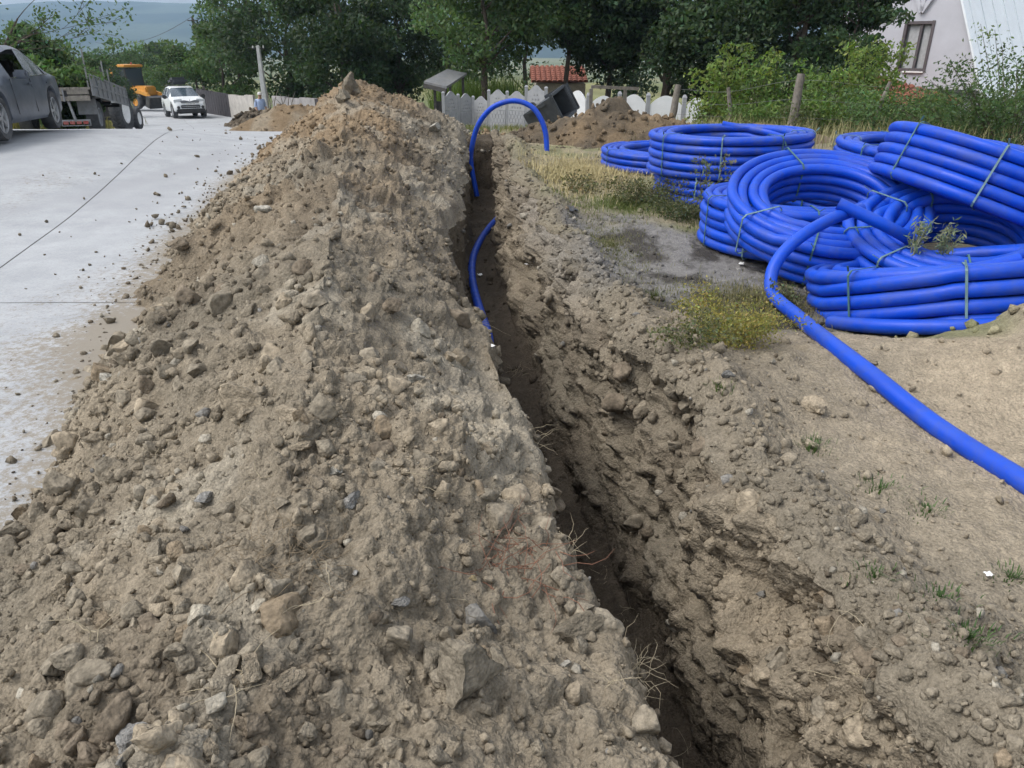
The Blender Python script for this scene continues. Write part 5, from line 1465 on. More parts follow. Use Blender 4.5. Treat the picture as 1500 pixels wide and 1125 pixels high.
# ---- backhoe loader
def backhoe():
    root = empty('backhoe_loader'); YL = simple('loader_orange', (.62, .27, .02), .5, var=.15, dust=.3)
    for s in (-1, 1):
        wheel(root, (-1.0, s * .85, .72), .72, .42, .4, s, RUB, YL, 0, 16); wheel(root, (1.15, s * .8, .5), .5, .34, .28, s, RUB, YL, 0)
        mb = MB()
        for k in range(8):
            a0 = R(10 + k * 20); a1 = R(30 + k * 20); c_ = Vector((-1.0, s * .85, .72)); p = c_ + Vector((.84 * math.cos(a0), 0, .84 * math.sin(a0))); q = c_ + Vector((.84 * math.cos(a1), 0, .84 * math.sin(a1))); mb.bar(p, q, .5, .05, up=(p + q) / 2 - c_)
        mb.build('fender', YL, root)
        mb = MB(); mb.bar((.2, s * .5, 1.35), (2.1, s * .5, .95), .14, .24); mb.bar((2.1, s * .5, .95), (2.5, s * .5, .45), .12, .2); mb.build('loader_arm', YL, root)
    mb = MB(); mb.box((1.0, 0, 1.2), (1.7, .84, .6)); mb.build('engine_cover', YL, root, True, .08)
    mb = MB(); mb.box((0, 0, .78), (3.2, .8, .4)); mb.build('chassis', BLK, root)
    mb = MB()
    for x in (-1.25, -.45, .2):
        for s in (-1, 1): mb.bar((x, s * .68, 1.1), (x * .92, s * .64, 2.72), .07)
    mb.box((-.5, 0, 1.15), (1.5, 1.36, .12)); mb.build('cab_frame', BLK, root)
    for s in (-1, 1):
        mb = MB(); mb.box((-.85, s * .665, 1.93), (.72, .02, 1.4)); mb.build('window', GLASS, root)
        mb = MB(); mb.box((-.13, s * .665, 1.93), (.56, .02, 1.4)); mb.build('window', GLASS, root)
    mb = MB(); mb.box((.2, 0, 1.93), (.02, 1.24, 1.4)); mb.build('windscreen', WSCREEN, root)
    mb = MB(); mb.box((-1.22, 0, 1.93), (.02, 1.24, 1.4)); mb.build('rear_window', GLASS, root)
    mb = MB(); mb.box((-.5, 0, 2.80), (1.72, 1.5, .17)); mb.build('cab_roof', YL, root, True, .05)
    mb = MB(); mb.box((-.55, 0, 1.4), (.4, .5, .5)); mb.build('seat', BLK, root, True, .04)
    mb = MB(); mb.box((2.65, 0, .5), (.5, 2.1, .75), Matrix.Rotation(.3, 3, 'Y')); mb.build('loader_bucket', BLK, root, True, .05)
    mb = MB(); mb.bar((-1.6, 0, .9), (-2.3, 0, 2.6), .2, .28); mb.build('boom', YL, root)
    mb = MB(); mb.bar((-2.3, 0, 2.6), (-2.75, 0, 1.3), .16, .22); mb.build('dipper', YL, root)
    mb = MB(); mb.box((-2.7, 0, 1.0), (.4, .5, .5), Matrix.Rotation(.5, 3, 'Y')); mb.build('digging_bucket', BLK, root, True, .04)
    mb = MB(); mb.lathe([(.07, 0), (.06, .12), (.001, .14)], 10, Matrix.Translation((-.3, .3, 2.88)), close=True); mb.build('beacon', REDL, root)
    return root
bh = backhoe()
P = at(203, 158, 57)
place(bh, (P.x, P.y, P.z), (.86, -.5))
tag(bh, 'orange backhoe loader with dark glazed cab waiting down the road', 'loader')

# ------------------------------------------------------------------ poles, wires, walls
CONC = simple('concrete_pale', (.44, .45, .44), .9, var=.18, scale=4, bmp=.3, bscale=40)
CONCW = simple('wall_render', (.30, .29, .29), .95, var=.3, scale=2.2, bmp=.4)
P = at(391, 168, 38.5); P.z = gz(P.x, 38.5) - .4
root = empty('utility_pole', P)
mb = MB(); mb.box((0, 0, 1.95), (.30, .26, 3.9), None, .55); mb.build('pole_shaft', CONC, root, True, .03)
mb = MB(); mb.bar((-.3, 0, 3.75), (.3, 0, 3.75), .05); mb.build('cross_arm', simple('dark_iron', (.035, .035, .038)), root)
for s in (-.25, .25):
    mb = MB(); mb.lathe([(.02, 0), (.04, .03), (.02, .06), (.04, .09), (.001, .12)], 10, Matrix.Translation((s, 0, 3.77)), close=True); mb.build('insulator', CONC, root)
tag(root, 'pale tapered concrete utility pole beside the man in blue', 'utility pole')
tops = []
for label, u, vt, vb, y, w in [('thin dark wooden pole against the far hills', 281.5, 24, 75, 110, .22), ('short dark wooden pole above the roadside trees', 254.5, 66, 95, 95, .24)]:
    t_ = at(u, vt, y); b_ = gz(t_.x, y)
    mb = MB(); mb.tube([(t_.x, y, b_ - .3), (t_.x, y, (b_ + t_.z) / 2), (t_.x, y, t_.z)], [w, w * .85, w * .7], 8)
    rt_ = empty('wooden_pole', (0, 0, 0)); mb.build('pole_shaft', BARK, rt_, True)
    mb = MB(); mb.bar((t_.x - .7, y, t_.z - .5), (t_.x + .7, y, t_.z - .5), .12); mb.build('cross_arm', BARK, rt_)
    tag(rt_, label, 'utility pole'); tops.append(t_)
def wire(label, a, b, sag, r=.03):
    a, b = Vector(a), Vector(b); pts = [a.lerp(b, k / 14) - Vector((0, 0, sag * 4 * (k / 14) * (1 - k / 14))) for k in range(15)]
    mb = MB(); mb.tube(pts, r, 4); tag(mb.build('power_line', BLK), label, 'power line')
wire('sagging power line running left from the thin wooden pole', tops[0], at(140, 62, 150), 1.5)
wire('power line from the thin wooden pole towards the pale concrete pole', tops[0], (P.x, P.y, P.z + 3.85), 1.2, .015)

def wall_piece(name, label, u0, vt0, vb0, y0, u1, vt1, vb1, y1, mat, th=.16, cat='wall', planks=0):
    a = at(u0, vt0, y0); b = at(u1, vt1, y1); za = min(at(u0, vb0, y0).z, gz(a.x, y0)) - .2; zb_ = min(at(u1, vb1, y1).z, gz(b.x, y1)) - .2
    root = empty(name, (a.x, a.y, za)); d = Vector((b.x - a.x, b.y - a.y, 0)); L = d.length; d.normalize(); nrm = Vector((-d.y, d.x, 0)) * th / 2
    n = planks or 3
    for k in range(n):
        f0, f1 = k / n + (.004 if planks else .0015), (k + 1) / n - (.004 if planks else .0015); v = []
        j = random.Random(k).uniform(-.03, .03)
        for f in (f0, f1):
            p = d * L * f
            for s in (-1, 1):
                for top in (0, 1):
                    z = (za + (zb_ - za) * f) if not top else (a.z + (b.z - a.z) * f + j)
                    v.append((p.x + nrm.x * s, p.y + nrm.y * s, z - za))
        mb = MB(); mb.add(v, [(0, 1, 3, 2), (4, 6, 7, 5), (0, 4, 5, 1), (2, 3, 7, 6), (1, 5, 7, 3), (0, 2, 6, 4)]); mb.build('board' if planks else 'wall_section', mat, root)
    tag(root, label, cat)
wall_piece('garden_wall', 'stained grey garden wall behind the pale pole', 400, 141, 168, 40, 463, 145, 172, 36, CONCW)
wall_piece('garden_wall', 'short pale stretch of garden wall left of the man in blue', 336, 139, 162, 46, 372, 140, 163, 43, simple('wall_pale', (.40, .38, .35), .95, var=.25, scale=2))
wall_piece('dark_fence', 'dark plank fence behind the white car', 288, 130, 165, 54, 336, 138, 166, 46, simple('dark_planks', (.045, .042, .048), .9, var=.3), planks=14, cat='fence')
wall_piece('dark_gate', 'dark gate where the garden wall meets the spoil heap', 463, 146, 172, 36, 505, 150, 175, 34, simple('dark_planks', (.045, .042, .048)), planks=8, cat='gate')

# ---- moulded concrete fence
PANELM = simple('cast_concrete', (.31, .32, .34), .85, var=.12, scale=5, bmp=.25, bscale=50)
WPAN = simple('white_concrete', (.66, .68, .70), .8, var=.08, scale=3)
def top_curve(w, h, n=15, kind='wave'):
    o = []
    for k in range(n):
        f = k / (n - 1); x = w / 2 - w * f; t = abs(2 * f - 1)
        if kind == 'wave': z = h * (.5 + .5 * math.cos(math.pi * min(1, t * 1.05))) if t < .95 else 0
        else: z = h * math.cos(t * math.pi / 2) ** .9
        o.append((x, z))
    return o
def fence_panel(parent, M, w, hl, hu, crown):
    """lower board with brick relief, upper board pierced by triangles of slots, wavy top"""
    low = empty('lower_board', (0, 0, 0), 0, parent); low.matrix_local = M
    mb = MB(); mb.box((0, 0, hl / 2), (w, .05, hl)); mb.build('slab_core', PANELM, low)
    nb = 5; rows_ = 6; mb = MB()
    for r_ in range(rows_):
        for k in range(-1, nb):
            x0 = -w / 2 + (k + (.5 if r_ % 2 else 0)) * w / nb; x1 = x0 + w / nb - .02; x0 = max(x0, -w / 2 + .005); x1 = min(x1, w / 2 - .005)
            if x1 - x0 > .03: mb.box(((x0 + x1) / 2, -.03, (r_ + .5) * hl / rows_), (x1 - x0, .022, hl / rows_ - .018))
    b_ = mb.build('brick_relief', PANELM, low); b_['kind'] = 'stuff'
    top = top_curve(w, crown)
    poly = [(-w / 2, 0), (w / 2, 0)] + [(x, hu + z) for x, z in top]
    poly = [(-w / 2, .01), (w / 2, .01)] + [(x, hu + z) for x, z in top]
    holes = []
    for r_, cnt in enumerate((4, 3, 2)):
        for k in range(cnt):
            cx = (k - (cnt - 1) / 2) * w * .17; cz = hu * (.18 + .27 * r_); s = w * .05
            for sx in (-1, 1):
                holes.append([(cx + sx * s * .45 - s * .32, cz), (cx + sx * s * .45 + s * .32, cz), (cx + sx * s * .45, cz + hu * .17)])
    mb = MB(); mb.prism(poly, .05, Matrix.Translation((0, .025, hl)) @ Matrix.Rotation(math.pi / 2, 4, 'X'), holes)
    u = mb.build('upper_board', PANELM, parent); u.matrix_local = M
cf = empty('concrete_fence', (0, 0, 0))
fp = [(649, 26.6), (671, 27.0), (693, 27.3), (716, 25.6), (743, 25.2), (771, 24.8), (800, 24.4)]
vt = [138, 141, 144, 135, 137, 129, 131]
for k in range(len(fp)):
    u0, y0 = fp[k]; a = at(u0, vt[k], y0); base = gz(a.x, y0) - .15; h = a.z - base
    mb = MB(); mb.box((a.x, a.y, base + h / 2 + .02), (.10, .10, h + .04)); mb.box((a.x, a.y, base + h + .06), (.12, .12, .05), None, .5); mb.build('post', PANELM, cf)
    if k < len(fp) - 1:
        u1, y1 = fp[k + 1]; y1b = y0 + .35 * (-1 if y1 < y0 else 1)
        b = at(u1, vt[k], y1b); d = Vector((b.x - a.x, b.y - a.y, 0)); w = d.length - .1
        ang_ = math.atan2(d.y, d.x); M = Matrix.Translation(((a.x + b.x) / 2, (a.y + b.y) / 2, base)) @ Matrix.Rotation(ang_, 4, 'Z')
        fence_panel(cf, M, w, h * .58, h * .36, h * .13)
tag(cf, 'grey cast concrete fence with wavy tops and pierced slots', 'fence')
wf = empty('white_fence', (0, 0, 0))
pts_ = [(832, 132, 24), (862, 140, 23.6), (908, 138, 23.4), (950, 140, 23.2), (1003, 143, 23.0), (1040, 150, 22.8)]
for k, (u, v, y) in enumerate(pts_):
    a = at(u, v, y); b0 = gz(a.x, y) - .2
    mb = MB(); mb.box((a.x, a.y, (a.z + b0) / 2), (.11, .11, a.z - b0)); mb.box((a.x, a.y, a.z + .04), (.13, .13, .08), None, .4); mb.build('post', PANELM, wf)
    if k < len(pts_) - 1:
        u1, v1, y1 = pts_[k + 1]; b = at(u1, (v + v1) / 2, y1); d = Vector((b.x - a.x, b.y - a.y, 0)); w = d.length - .11
        M = Matrix.Translation(((a.x + b.x) / 2, (a.y + b.y) / 2 + .025, b0)) @ Matrix.Rotation(math.atan2(d.y, d.x), 4, 'Z') @ Matrix.Rotation(math.pi / 2, 4, 'X')
        h = a.z - b0 - .08
        mb = MB(); mb.prism([(-w / 2, 0), (w / 2, 0)] + [(x, h - .18 + z) for x, z in top_curve(w, .26, 17, 'arch')], .05, M); mb.build('arched_panel', WPAN, wf)
tag(wf, 'white fence of arched panels behind the right soil pile', 'fence')
# frame of old timber behind the pile
mb = MB(); a = at(866, 127, 22); b = at(936, 130, 22); c = at(866, 160, 22); d = at(916, 160, 22); e_ = at(916, 129, 22)
root = empty('timber_frame', (0, 0, 0)); OLDW = simple('old_timber', (.16, .145, .125), .95, var=.35, scale=12, bmp=.6, bscale=30)
for p, q in ((a, b),): MB().bar(p, q, .08).build('rail', OLDW, root)
for p, q in ((a, c), (e_, d)): MB().bar(p - Vector((0, 0, .05)), q - Vector((0, 0, .6)), .09).build('post', OLDW, root)
tag(root, 'old timber rail on two posts in front of the white fence', 'frame')

# ---- tipped dark wheeled bin
def bin_():
    root = empty('wheeled_bin'); M_ = simple('bin_grey', (.030, .036, .044), .5, var=.25, dust=.4, dustc=(.13, .135, .14)); h, w, d = 1.05, .62, .66
    n = 4; v = []
    def ringr(z, k): return [(-w / 2 * k, -d / 2 * k, z), (w / 2 * k, -d / 2 * k, z), (w / 2 * k, d / 2 * k, z), (-w / 2 * k, d / 2 * k, z)]
    rings = [ringr(0, .74), ringr(h, 1.0), ringr(h, .93), ringr(.04, .68)]
    for r_ in rings: v += r_
    f = [(3, 2, 1, 0), (12, 13, 14, 15)]
    for i in range(3):
        for k in range(4): k2 = (k + 1) % 4; f.append((i * 4 + k, i * 4 + k2, (i + 1) * 4 + k2, (i + 1) * 4 + k))
    mb = MB(); mb.add(v, f); mb.build('tub', M_, root, True, .02)
    mb = MB()
    for a, b in zip(ringr(h - .03, 1.06), ringr(h - .03, 1.06)[1:] + ringr(h - .03, 1.06)[:1]): mb.bar(a, b, .06, .09)
    mb.build('rim', M_, root, True, .015)
    for x in (-.2, .2): MB().box((x, -d / 2 * .9, h * .45), (.05, .05, h * .6)).build('rib', M_, root, True, .01)
    mb = MB(); mb.box((0, 0, 0), (w * 1.08, d * 1.05, .05)); mb.box((0, 0, .03), (w * .8, d * .8, .03)); lid = mb.build('lid', M_, root, True, .02)
    lid.matrix_local = Matrix.Translation((0, d / 2 + .12, h - .32)) @ Matrix.Rotation(R(-100), 4, 'X')
    for s in (-1, 1): wheel(root, (s * w * .42, d * .36, .06), .1, .05, .06, s, RUB, BLK, 0)
    mb = MB(); mb.bar((-w / 2, d / 2 + .07, h), (w / 2, d / 2 + .07, h), .035); mb.build('handle', M_, root)
    return root
bn = bin_()
a = at(779, 176, 19.5); b = at(822, 150, 19.5)
ax_ = Vector((b.x - a.x, -.55, b.z - a.z)).normalized(); yy_ = Vector((.25, .9, .15)); yy_ = (yy_ - ax_ * yy_.dot(ax_)).normalized(); xx_ = yy_.cross(ax_)
bn.matrix_world = Matrix(((xx_.x, yy_.x, ax_.x, a.x), (xx_.y, yy_.y, ax_.y, a.y), (xx_.z, yy_.z, ax_.z, a.z), (0, 0, 0, 1)))
tag(bn, 'dark grey wheeled rubbish bin tipped over behind the pipe arch', 'bin')

# ---- small shelter with a lean-to roof
sh = empty('shelter', (0, 0, 0)); SM = simple('shelter_dark', (.06, .058, .056), .8, var=.3); RM = simple('roof_sheet', (.17, .18, .195), .55, .2, var=.2, dust=.3)
y = 28.0; c1 = at(621, 122, y); c2 = at(654, 130, y - .3); c3 = at(684, 110, y + 1.6); c4 = at(655, 104, y + 2.0)
mb = MB(); v = [c1, c2, c3, c4] + [p + Vector((0, 0, .07)) for p in (c1, c2, c3, c4)]
mb.add(v, [(0, 1, 2, 3), (7, 6, 5, 4), (0, 4, 5, 1), (1, 5, 6, 2), (2, 6, 7, 3), (3, 7, 4, 0)]); mb.build('roof', RM, sh)
mb = MB(); mb.bar(c1 - Vector((0, 0, .07)), c2 - Vector((0, 0, .07)), .1, .14); mb.build('eave_board', SM, sh)
for p in (c1 + Vector((.35, .2, -.06)), c2 + Vector((-.05, .1, -.06)), c3 + Vector((-.15, -.1, -.06)), c4 + Vector((.1, -.1, -.06))): MB().bar(p, (p.x, p.y, gz(p.x, p.y) - .2), .09).build('post', SM, sh)
p = c1 + Vector((.35, .25, 0)); q = c2 + Vector((-.1, .15, 0)); zb_ = gz(p.x, p.y)
mb = MB(); mb.box(((p.x + q.x) / 2, p.y, zb_ + .45), (abs(q.x - p.x), .04, .9)); mb.build('wall_panel', SM, sh)
tag(sh, 'small shelter with sloping grey sheet roof on dark posts', 'shelter')

# ---- red tiled outhouse behind the trees
def tiled_roof(parent, o, ex, ey, nx, ny, mat, name='tile'):
    """rows of overlapping half-round tiles on the plane o + ex*s + ey*t"""
    ex, ey = Vector(ex), Vector(ey); nrm = ex.cross(ey).normalized(); tw = ex.length / nx; tl = ey.length / ny; eu = ex.normalized(); ev = ey.normalized()
    v = []; f = []
    K = 5
    for end in (0, 1):
        for k in range(K):
            a = math.pi * k / (K - 1); v.append((-math.cos(a) * tw * .5, end * tl * 1.12, math.sin(a) * tw * .34 + (.02 if end == 0 else 0)))
    for k in range(K - 1): f.append((k, k + 1, K + k + 1, K + k))
    f.append(tuple(range(K)))
    me = bpy.data.meshes.new('tile'); me.from_pydata(v, [], f); me.materials.append(mat)
    B = Matrix((eu, ev, nrm)).transposed().to_4x4()
    for j in range(ny):
        for i in range(nx):
            ob = bpy.data.objects.new(name, me); col.objects.link(ob); ob.parent = parent
            ob.matrix_local = Matrix.Translation(Vector(o) + eu * tw * (i + .5) + ev * tl * j) @ B
TILE = simple('red_tile', (.21, .075, .048), .85, var=.35, scale=6)
oh = empty('outhouse', (0, 0, 0)); y = 36.0
p0 = at(778, 121, y); p1 = at(862, 121, y); t0 = at(792, 99, y + 2.4)
mb = MB(); v = []
zb_ = gz(p0.x, y) - .3
for (xx, yy2) in ((p0.x + .25, y + .3), (p1.x - .1, y + .3), (p1.x - .1, y + 4.2), (p0.x + .25, y + 4.2)): v += [(xx, yy2, zb_), (xx, yy2, p0.z - .06)]
mb.add(v, [(0, 2, 3, 1), (2, 4, 5, 3), (4, 6, 7, 5), (6, 0, 1, 7), (1, 3, 5, 7)]); mb.build('wall', simple('plaster', (.42, .38, .31), .95, var=.2), oh)
ex = Vector((p1.x - p0.x, 0, 0)); ey = Vector((0, 2.5, t0.z - p0.z))
roof = MB().add([p0, p0 + ex, p0 + ex + ey, p0 + ey], [(0, 1, 2, 3)]).build('roof', TILE, oh)
tiled_roof(roof, p0 + Vector((0, 0, .02)), ex, ey, 11, 8, TILE)
roof2 = MB().add([p0 + ey, p0 + ey + ex, p0 + ex + ey * 1 + Vector((0, 2.5, -(t0.z - p0.z))), p0 + ey + Vector((0, 2.5, -(t0.z - p0.z)))], [(0, 1, 2, 3)]).build('roof_back', TILE, oh)
tag(oh, 'low outhouse with red tiled roof seen through the trees', 'building')

# ---- white house with steep metal roof
def house():
    Pw = at(1341, 68, 33.0)                 # centre of the gable window
    gn = Vector((-.80, -.60, 0)).normalized()        # gable faces this way
    rt = Vector((-gn.y, gn.x, 0)); 
    if rt.x < 0: rt = -rt
    root = empty('white_house', (Pw.x, Pw.y, 0))
    B = Matrix(((rt.x, -gn.x, 0, 0), (rt.y, -gn.y, 0, 0), (0, 0, 1, 0), (0, 0, 0, 1)))      # local x right, y inwards, z up
    root.matrix_world = Matrix.Translation((Pw.x, Pw.y, Pw.z)) @ B
    WH = simple('house_render', (.47, .475, .52), .9, var=.06, scale=1.5, bmp=.15); ROOFM = simple('white_sheet_roof', (.78, .83, .87), .4, .1, var=.05, scale=2); DKF = simple('window_frame', (.10, .085, .09), .6)
    hw, apex, base = 4.6, 6.6, -4.5
    sl = 2.15                                    # rise per metre of the steep roof
    eave = -1.55; xe = (apex - eave) / sl
    xo = -1.25 + .35                             # ridge column
    ww, wh = .60, .92
    tw_, tb = .10, None
    outer = [(xo - xe, eave), (xo + xe, eave), (xo, apex)]
    win = [(-ww, -wh), (ww, -wh), (ww, wh), (-ww, wh)]
    tri = [(-.02 + xo * 0 - .0, 1.25), (1.15, 3.3), (-1.15, 3.3)]
    tri = [(.0, 1.25), (1.2, 3.4), (-1.2, 3.4)]
    Mg = Matrix(((1, 0, 0, 0), (0, 0, -1, .25), (0, 1, 0, 0), (0, 0, 0, 1)))
    mb = MB(); mb.prism(outer, .25, Mg, [win, tri]); mb.build('gable_wall', WH, root)
    w_ = empty('window', (0, 0, 0), 0, root)
    mb = MB()
    for s in (-1, 1): mb.box((s * (ww - .05), .02, 0), (.11, .12, wh * 2 + .04)); mb.box((0, .02, s * (wh - .05)), (ww * 2 - .21, .11, .11))
    mb.box((.08, .05, 0), (.1, .08, wh * 2 - .2)); mb.build('frame', DKF, w_)
    mb = MB(); mb.box((0, .14, 0), (ww * 2 - .1, .02, wh * 2 - .1)); mb.build('pane', glass_mat('house_glass', (.16, .17, .18), .08), w_)
    for x0, x1 in ((-.42, .0), (.16, .48)):
        mb = MB()
        for k in range(6): mb.box((x0 + (x1 - x0) * (k + .5) / 6, .125 - .008 * (k % 2), 0), ((x1 - x0) / 6, .012, wh * 1.8))
        mb.build('curtain', simple('curtain', (.40, .41, .42), .9), w_)
    mb = MB(); mb.box((.12, -.04, -wh - .03), (.85, .12, .05)); mb.build('sill', WHITEP, w_)
    t_ = empty('triangle_window', (0, 0, 0), 0, root)
    mb = MB()
    for a, b in ((tri[0], tri[1]), (tri[1], tri[2]), (tri[2], tri[0])): mb.bar((a[0], -.01, a[1]), (b[0], -.01, b[1]), .16, .22, up=(0, 1, 0))
    mb.bar((0, -.02, 1.3), (0, -.02, 3.35), .16, .2, up=(0, 1, 0)); mb.build('frame', WH, t_)
    mb = MB(); mb.add([(a[0], .14, a[1]) for a in tri], [(0, 1, 2)]); mb.build('pane', glass_mat('dark_glass', (.02, .025, .03), .05), t_)
    # lower storey and its side walls
    D = 9.0
    mb = MB(); mb.box((xo, D / 2 + .35, (eave + base) / 2 - .02), (xe * 2 - .3, D - .6, eave - base)); mb.build('lower_wall', WH, root)
    for s in (-1, 1):
        a = Vector((xo, -.18, apex + .05)); b = Vector((xo + s * (xe + .18), -.18, eave - .18 * sl + .05)); dpt = Vector((0, D + .2, 0)); nr = Vector((s * sl, 0, 1)).normalized() * .07
        mb = MB(); v = [a, b, b + dpt, a + dpt]; v = v + [p + nr for p in v]
        mb.add(v, [(0, 1, 2, 3), (7, 6, 5, 4), (0, 4, 5, 1), (1, 5, 6, 2), (2, 6, 7, 3), (3, 7, 4, 0)]); rf = mb.build('roof', ROOFM, root)
        for k in range(9):
            off = Vector((0, .5 + k * 1.02, 0)) + nr * 1.1
            mb = MB(); mb.bar(a + off, b + off, .03, .03, up=nr); mb.build('seam', simple('roof_seam', (.50, .55, .60), .5), rf)
    # porch roof of red tiles below the window
    o0 = Vector((-2.6, -1.75, -1.45)); e_x = Vector((4.9, 0, -1.05)); e_y = Vector((0, 1.72, .50))
    pr = MB().add([o0, o0 + e_x, o0 + e_x + e_y, o0 + e_y], [(0, 1, 2, 3)]).build('porch_roof', TILE, root)
    tiled_roof(pr, o0 + Vector((0, 0, .02)), e_x, e_y, 15, 6, TILE)
    mb = MB()
    for f in (.05, .5, .95): p = o0 + e_x * f + Vector((0, .1, 0)); mb.bar(p, (p.x, p.y, base), .12)
    mb.build('porch_posts', OLDW, root)
    tag(root, 'white gabled house with steep pale seamed metal roof', 'house')
house()

# ---- wire fence posts
wires_pts = []
for label, u0, v0, u1, v1, y, r_ in [('short leaning wooden post behind the far coils', 984, 172, 994, 124, 18.5, .085), ('thin grey wooden post among light shrubs', 1070, 176, 1067, 128, 17.8, .05),
                                   ('thick weathered wooden post in front of light shrubs', 1158, 190, 1174, 108, 16.4, .095), ('dead leaning stick post in the brambles', 1273, 190, 1304, 120, 16.0, .045)]:
    b = at(u0, v0, y); t_ = at(u1, v1, y + .05); d = (t_ - b).normalized(); b = b - d * .45
    mb = MB(); mid = b.lerp(t_, .5) + Vector((.02, 0, 0)); mb.tube([b, b.lerp(t_, .25) + Vector((-.012, 0, 0)), mid, b.lerp(t_, .8), t_], [r_ * 1.15, r_, r_ * 1.02, r_ * .9, r_ * .82], 9)
    tag(mb.build('fence_post', OLDW, None, True), label, 'post', 'posts of the wire fence'); wires_pts.append((b.lerp(t_, .45), b.lerp(t_, .68), b.lerp(t_, .92)))
for lv, wd in enumerate(('lowest', 'middle', 'upper')):
    mb = MB(); pts = [w[lv] for w in wires_pts] + [at(1500, 175 - lv * 18, 15.2)]
    mb.tube(smooth_path(pts, 6), .004, 4); tag(mb.build('fence_wire', simple('wire', (.2, .2, .2), .5, .6)), f'{wd} strand of wire strung between the wooden posts', 'wire')

# ------------------------------------------------------------------ more soil piles
def mound(name, label, cx, cy, rx, ry, h, seed, c0, c1, rot=0.0, lump=.5, kx=1.0, cat='soil pile', n=84):
    a = np.linspace(-1.12, 1.12, n); U, Vv = np.meshgrid(a, a)
    ca, sa = math.cos(rot), math.sin(rot)
    X = cx + (U * rx) * ca - (Vv * ry) * sa; Y = cy + (U * rx) * sa + (Vv * ry) * ca
    d = np.sqrt(U * U + Vv * Vv) * (1 + .35 * fbm(U * 1.6 + seed, Vv * 1.6, seed, 3))
    prof = np.clip(1 - d, -.25, 1) ; prof = np.where(prof > 0, np.sin(np.clip(prof, 0, 1) * math.pi / 2) ** .95, prof)
    base = site_z(X, Y) if cx < -3 else surf_like(X, Y)
    Z = base - .03 + h * prof * (1 + .5 * fbm(U * 2.3 + 4, Vv * 2.3, seed + 3, 3))
    m = np.clip(prof * 4, .0, 1)
    Z += m * (clods(X, Y, .35, seed + 7, .6, .2, .5) * lump + clods(X, Y, .15, seed + 8, .7, .2, .5, .12) * lump + fbm(X * 6, Y * 6, seed + 9, 4) * .05 * h)
    c = lerp(np.array(c0), np.array(c1), np.clip(.5 + fbm(X * 1.8, Y * 1.8, seed + 11, 4) * 1.6, 0, 1))
    o = link(name, np_mesh(name, np.stack([X, Y, Z], 2).reshape(-1, 3), grid_faces(n, n), c.reshape(-1, 3)), SOIL)
    tag(o, label, cat); return np.stack([X, Y, Z], 2), c
def surf_like(X, Y): return site_z(X, Y) - .02
MNDS = []
MNDS.append(mound('soil_pile', 'brown lumpy soil pile right of the pipe arch', 1.85, 14.6, 1.75, 1.1, .62, 301, C_DARK * 1.25, C_BRN * .85, 0, .75))
MNDS.append(mound('soil_pile', 'low smooth brown soil pile behind the stacked far coil', 4.2, 14.6, 1.9, .8, .36, 302, C_BRN * .8, C_TAN * .85, 0, .2))
MNDS.append(mound('soil_pile', 'small rough soil pile left of the pipe arch, at the trench end', -.15, 15.3, 1.1, .6, .10, 303, C_GREY * .8, C_BRN, 0, .6))
p = gnd(418, 186, -.25); MNDS.append(mound('soil_pile', 'light brown soil pile beyond the far end of the heap', p.x, 21.5, 1.9, 1.3, .72, 304, C_BRN * .85, C_TAN * .95, -.4, .3))
p = at(350, 178, 31); MNDS.append(mound('soil_pile', 'long dark soil pile along the garden wall', p.x, 33, 4.4, 1.2, .5, 305, C_DARK * .7, C_DARK * 1.6, 2.0, .9))
g = np.random.default_rng(9)
for (Pm, Cm), lab, k, n in zip(MNDS, ('brown pile right of the arch', 'low pile behind the far coils', 'pile left of the arch', 'light pile beyond the heap', 'dark pile along the wall'), (.055, .03, .05, .06, .11), (520, 120, 160, 180, 420)):
    i = g.integers(0, Pm.shape[0] * Pm.shape[1], n); P_ = Pm.reshape(-1, 3)[i]; ok_ = np.ones(n, bool)
    r_ = k * (.35 + g.random(n) ** 3 * 1.6)
    V, F, C = merge(PS, g.integers(0, len(PS), n), P_ + np.array((0, 0, .02)), r_, rot_mats(n, g), Cm.reshape(-1, 3)[i] * (.8 + .5 * g.random((n, 1))))
    o = link('pile_lumps', np_mesh('pile_lumps', V, F, C, smooth=False), ROCKM); tag(o, 'lumps of soil on the ' + lab, 'soil lumps', kind='stuff')

# ------------------------------------------------------------------ litter
WPL = simple('white_plastic', (.72, .72, .70), .4, var=.1); BPL = simple('black_film', (.02, .02, .023), .4, var=.3)
def scrap(label, u, v, w, h, mat, seed, z=None, name='plastic_scrap'):
    p = spot(u, v)[0] if z is None else gnd(u, v, z); rd = random.Random(seed); n = 5; v_ = []; f = []
    for i in range(n):
        for j in range(n):
            v_.append(((i / 4 - .5) * w * (1 + rd.uniform(-.25, .25)), (j / 4 - .5) * h * (1 + rd.uniform(-.25, .25)), rd.uniform(0, .25) * min(w, h)))
    for i in range(n - 1):
        for j in range(n - 1): f.append((i * n + j, i * n + j + 1, (i + 1) * n + j + 1, (i + 1) * n + j))
    o = MB().add(v_, f).build(name, mat, None, True, loc=p + Vector((0, 0, .012))); o.rotation_euler = (0, 0, rd.uniform(0, 3)); tag(o, label, 'litter')
scrap('crumpled white scrap on the trench floor beside the blue pipe', 703, 404, .07, .05, WPL, 1, -.78)
scrap('flattened black plastic piece at the edge of the dry grass', 838, 303, .24, .09, BPL, 2)
scrap('small white scrap near the right edge of the bare bank', 1447, 845, .025, .02, WPL, 3)
scrap('tiny pale blue scrap on the bare bank', 1263, 760, .02, .015, simple('blue_film', (.25, .40, .62), .5), 4)
scrap('narrow white scrap stuck on the right trench wall', 775, 390, .02, .09, WPL, 5)
scrap('pale scrap lying under the leaning coil', 1085, 383, .07, .04, WPL, 6)
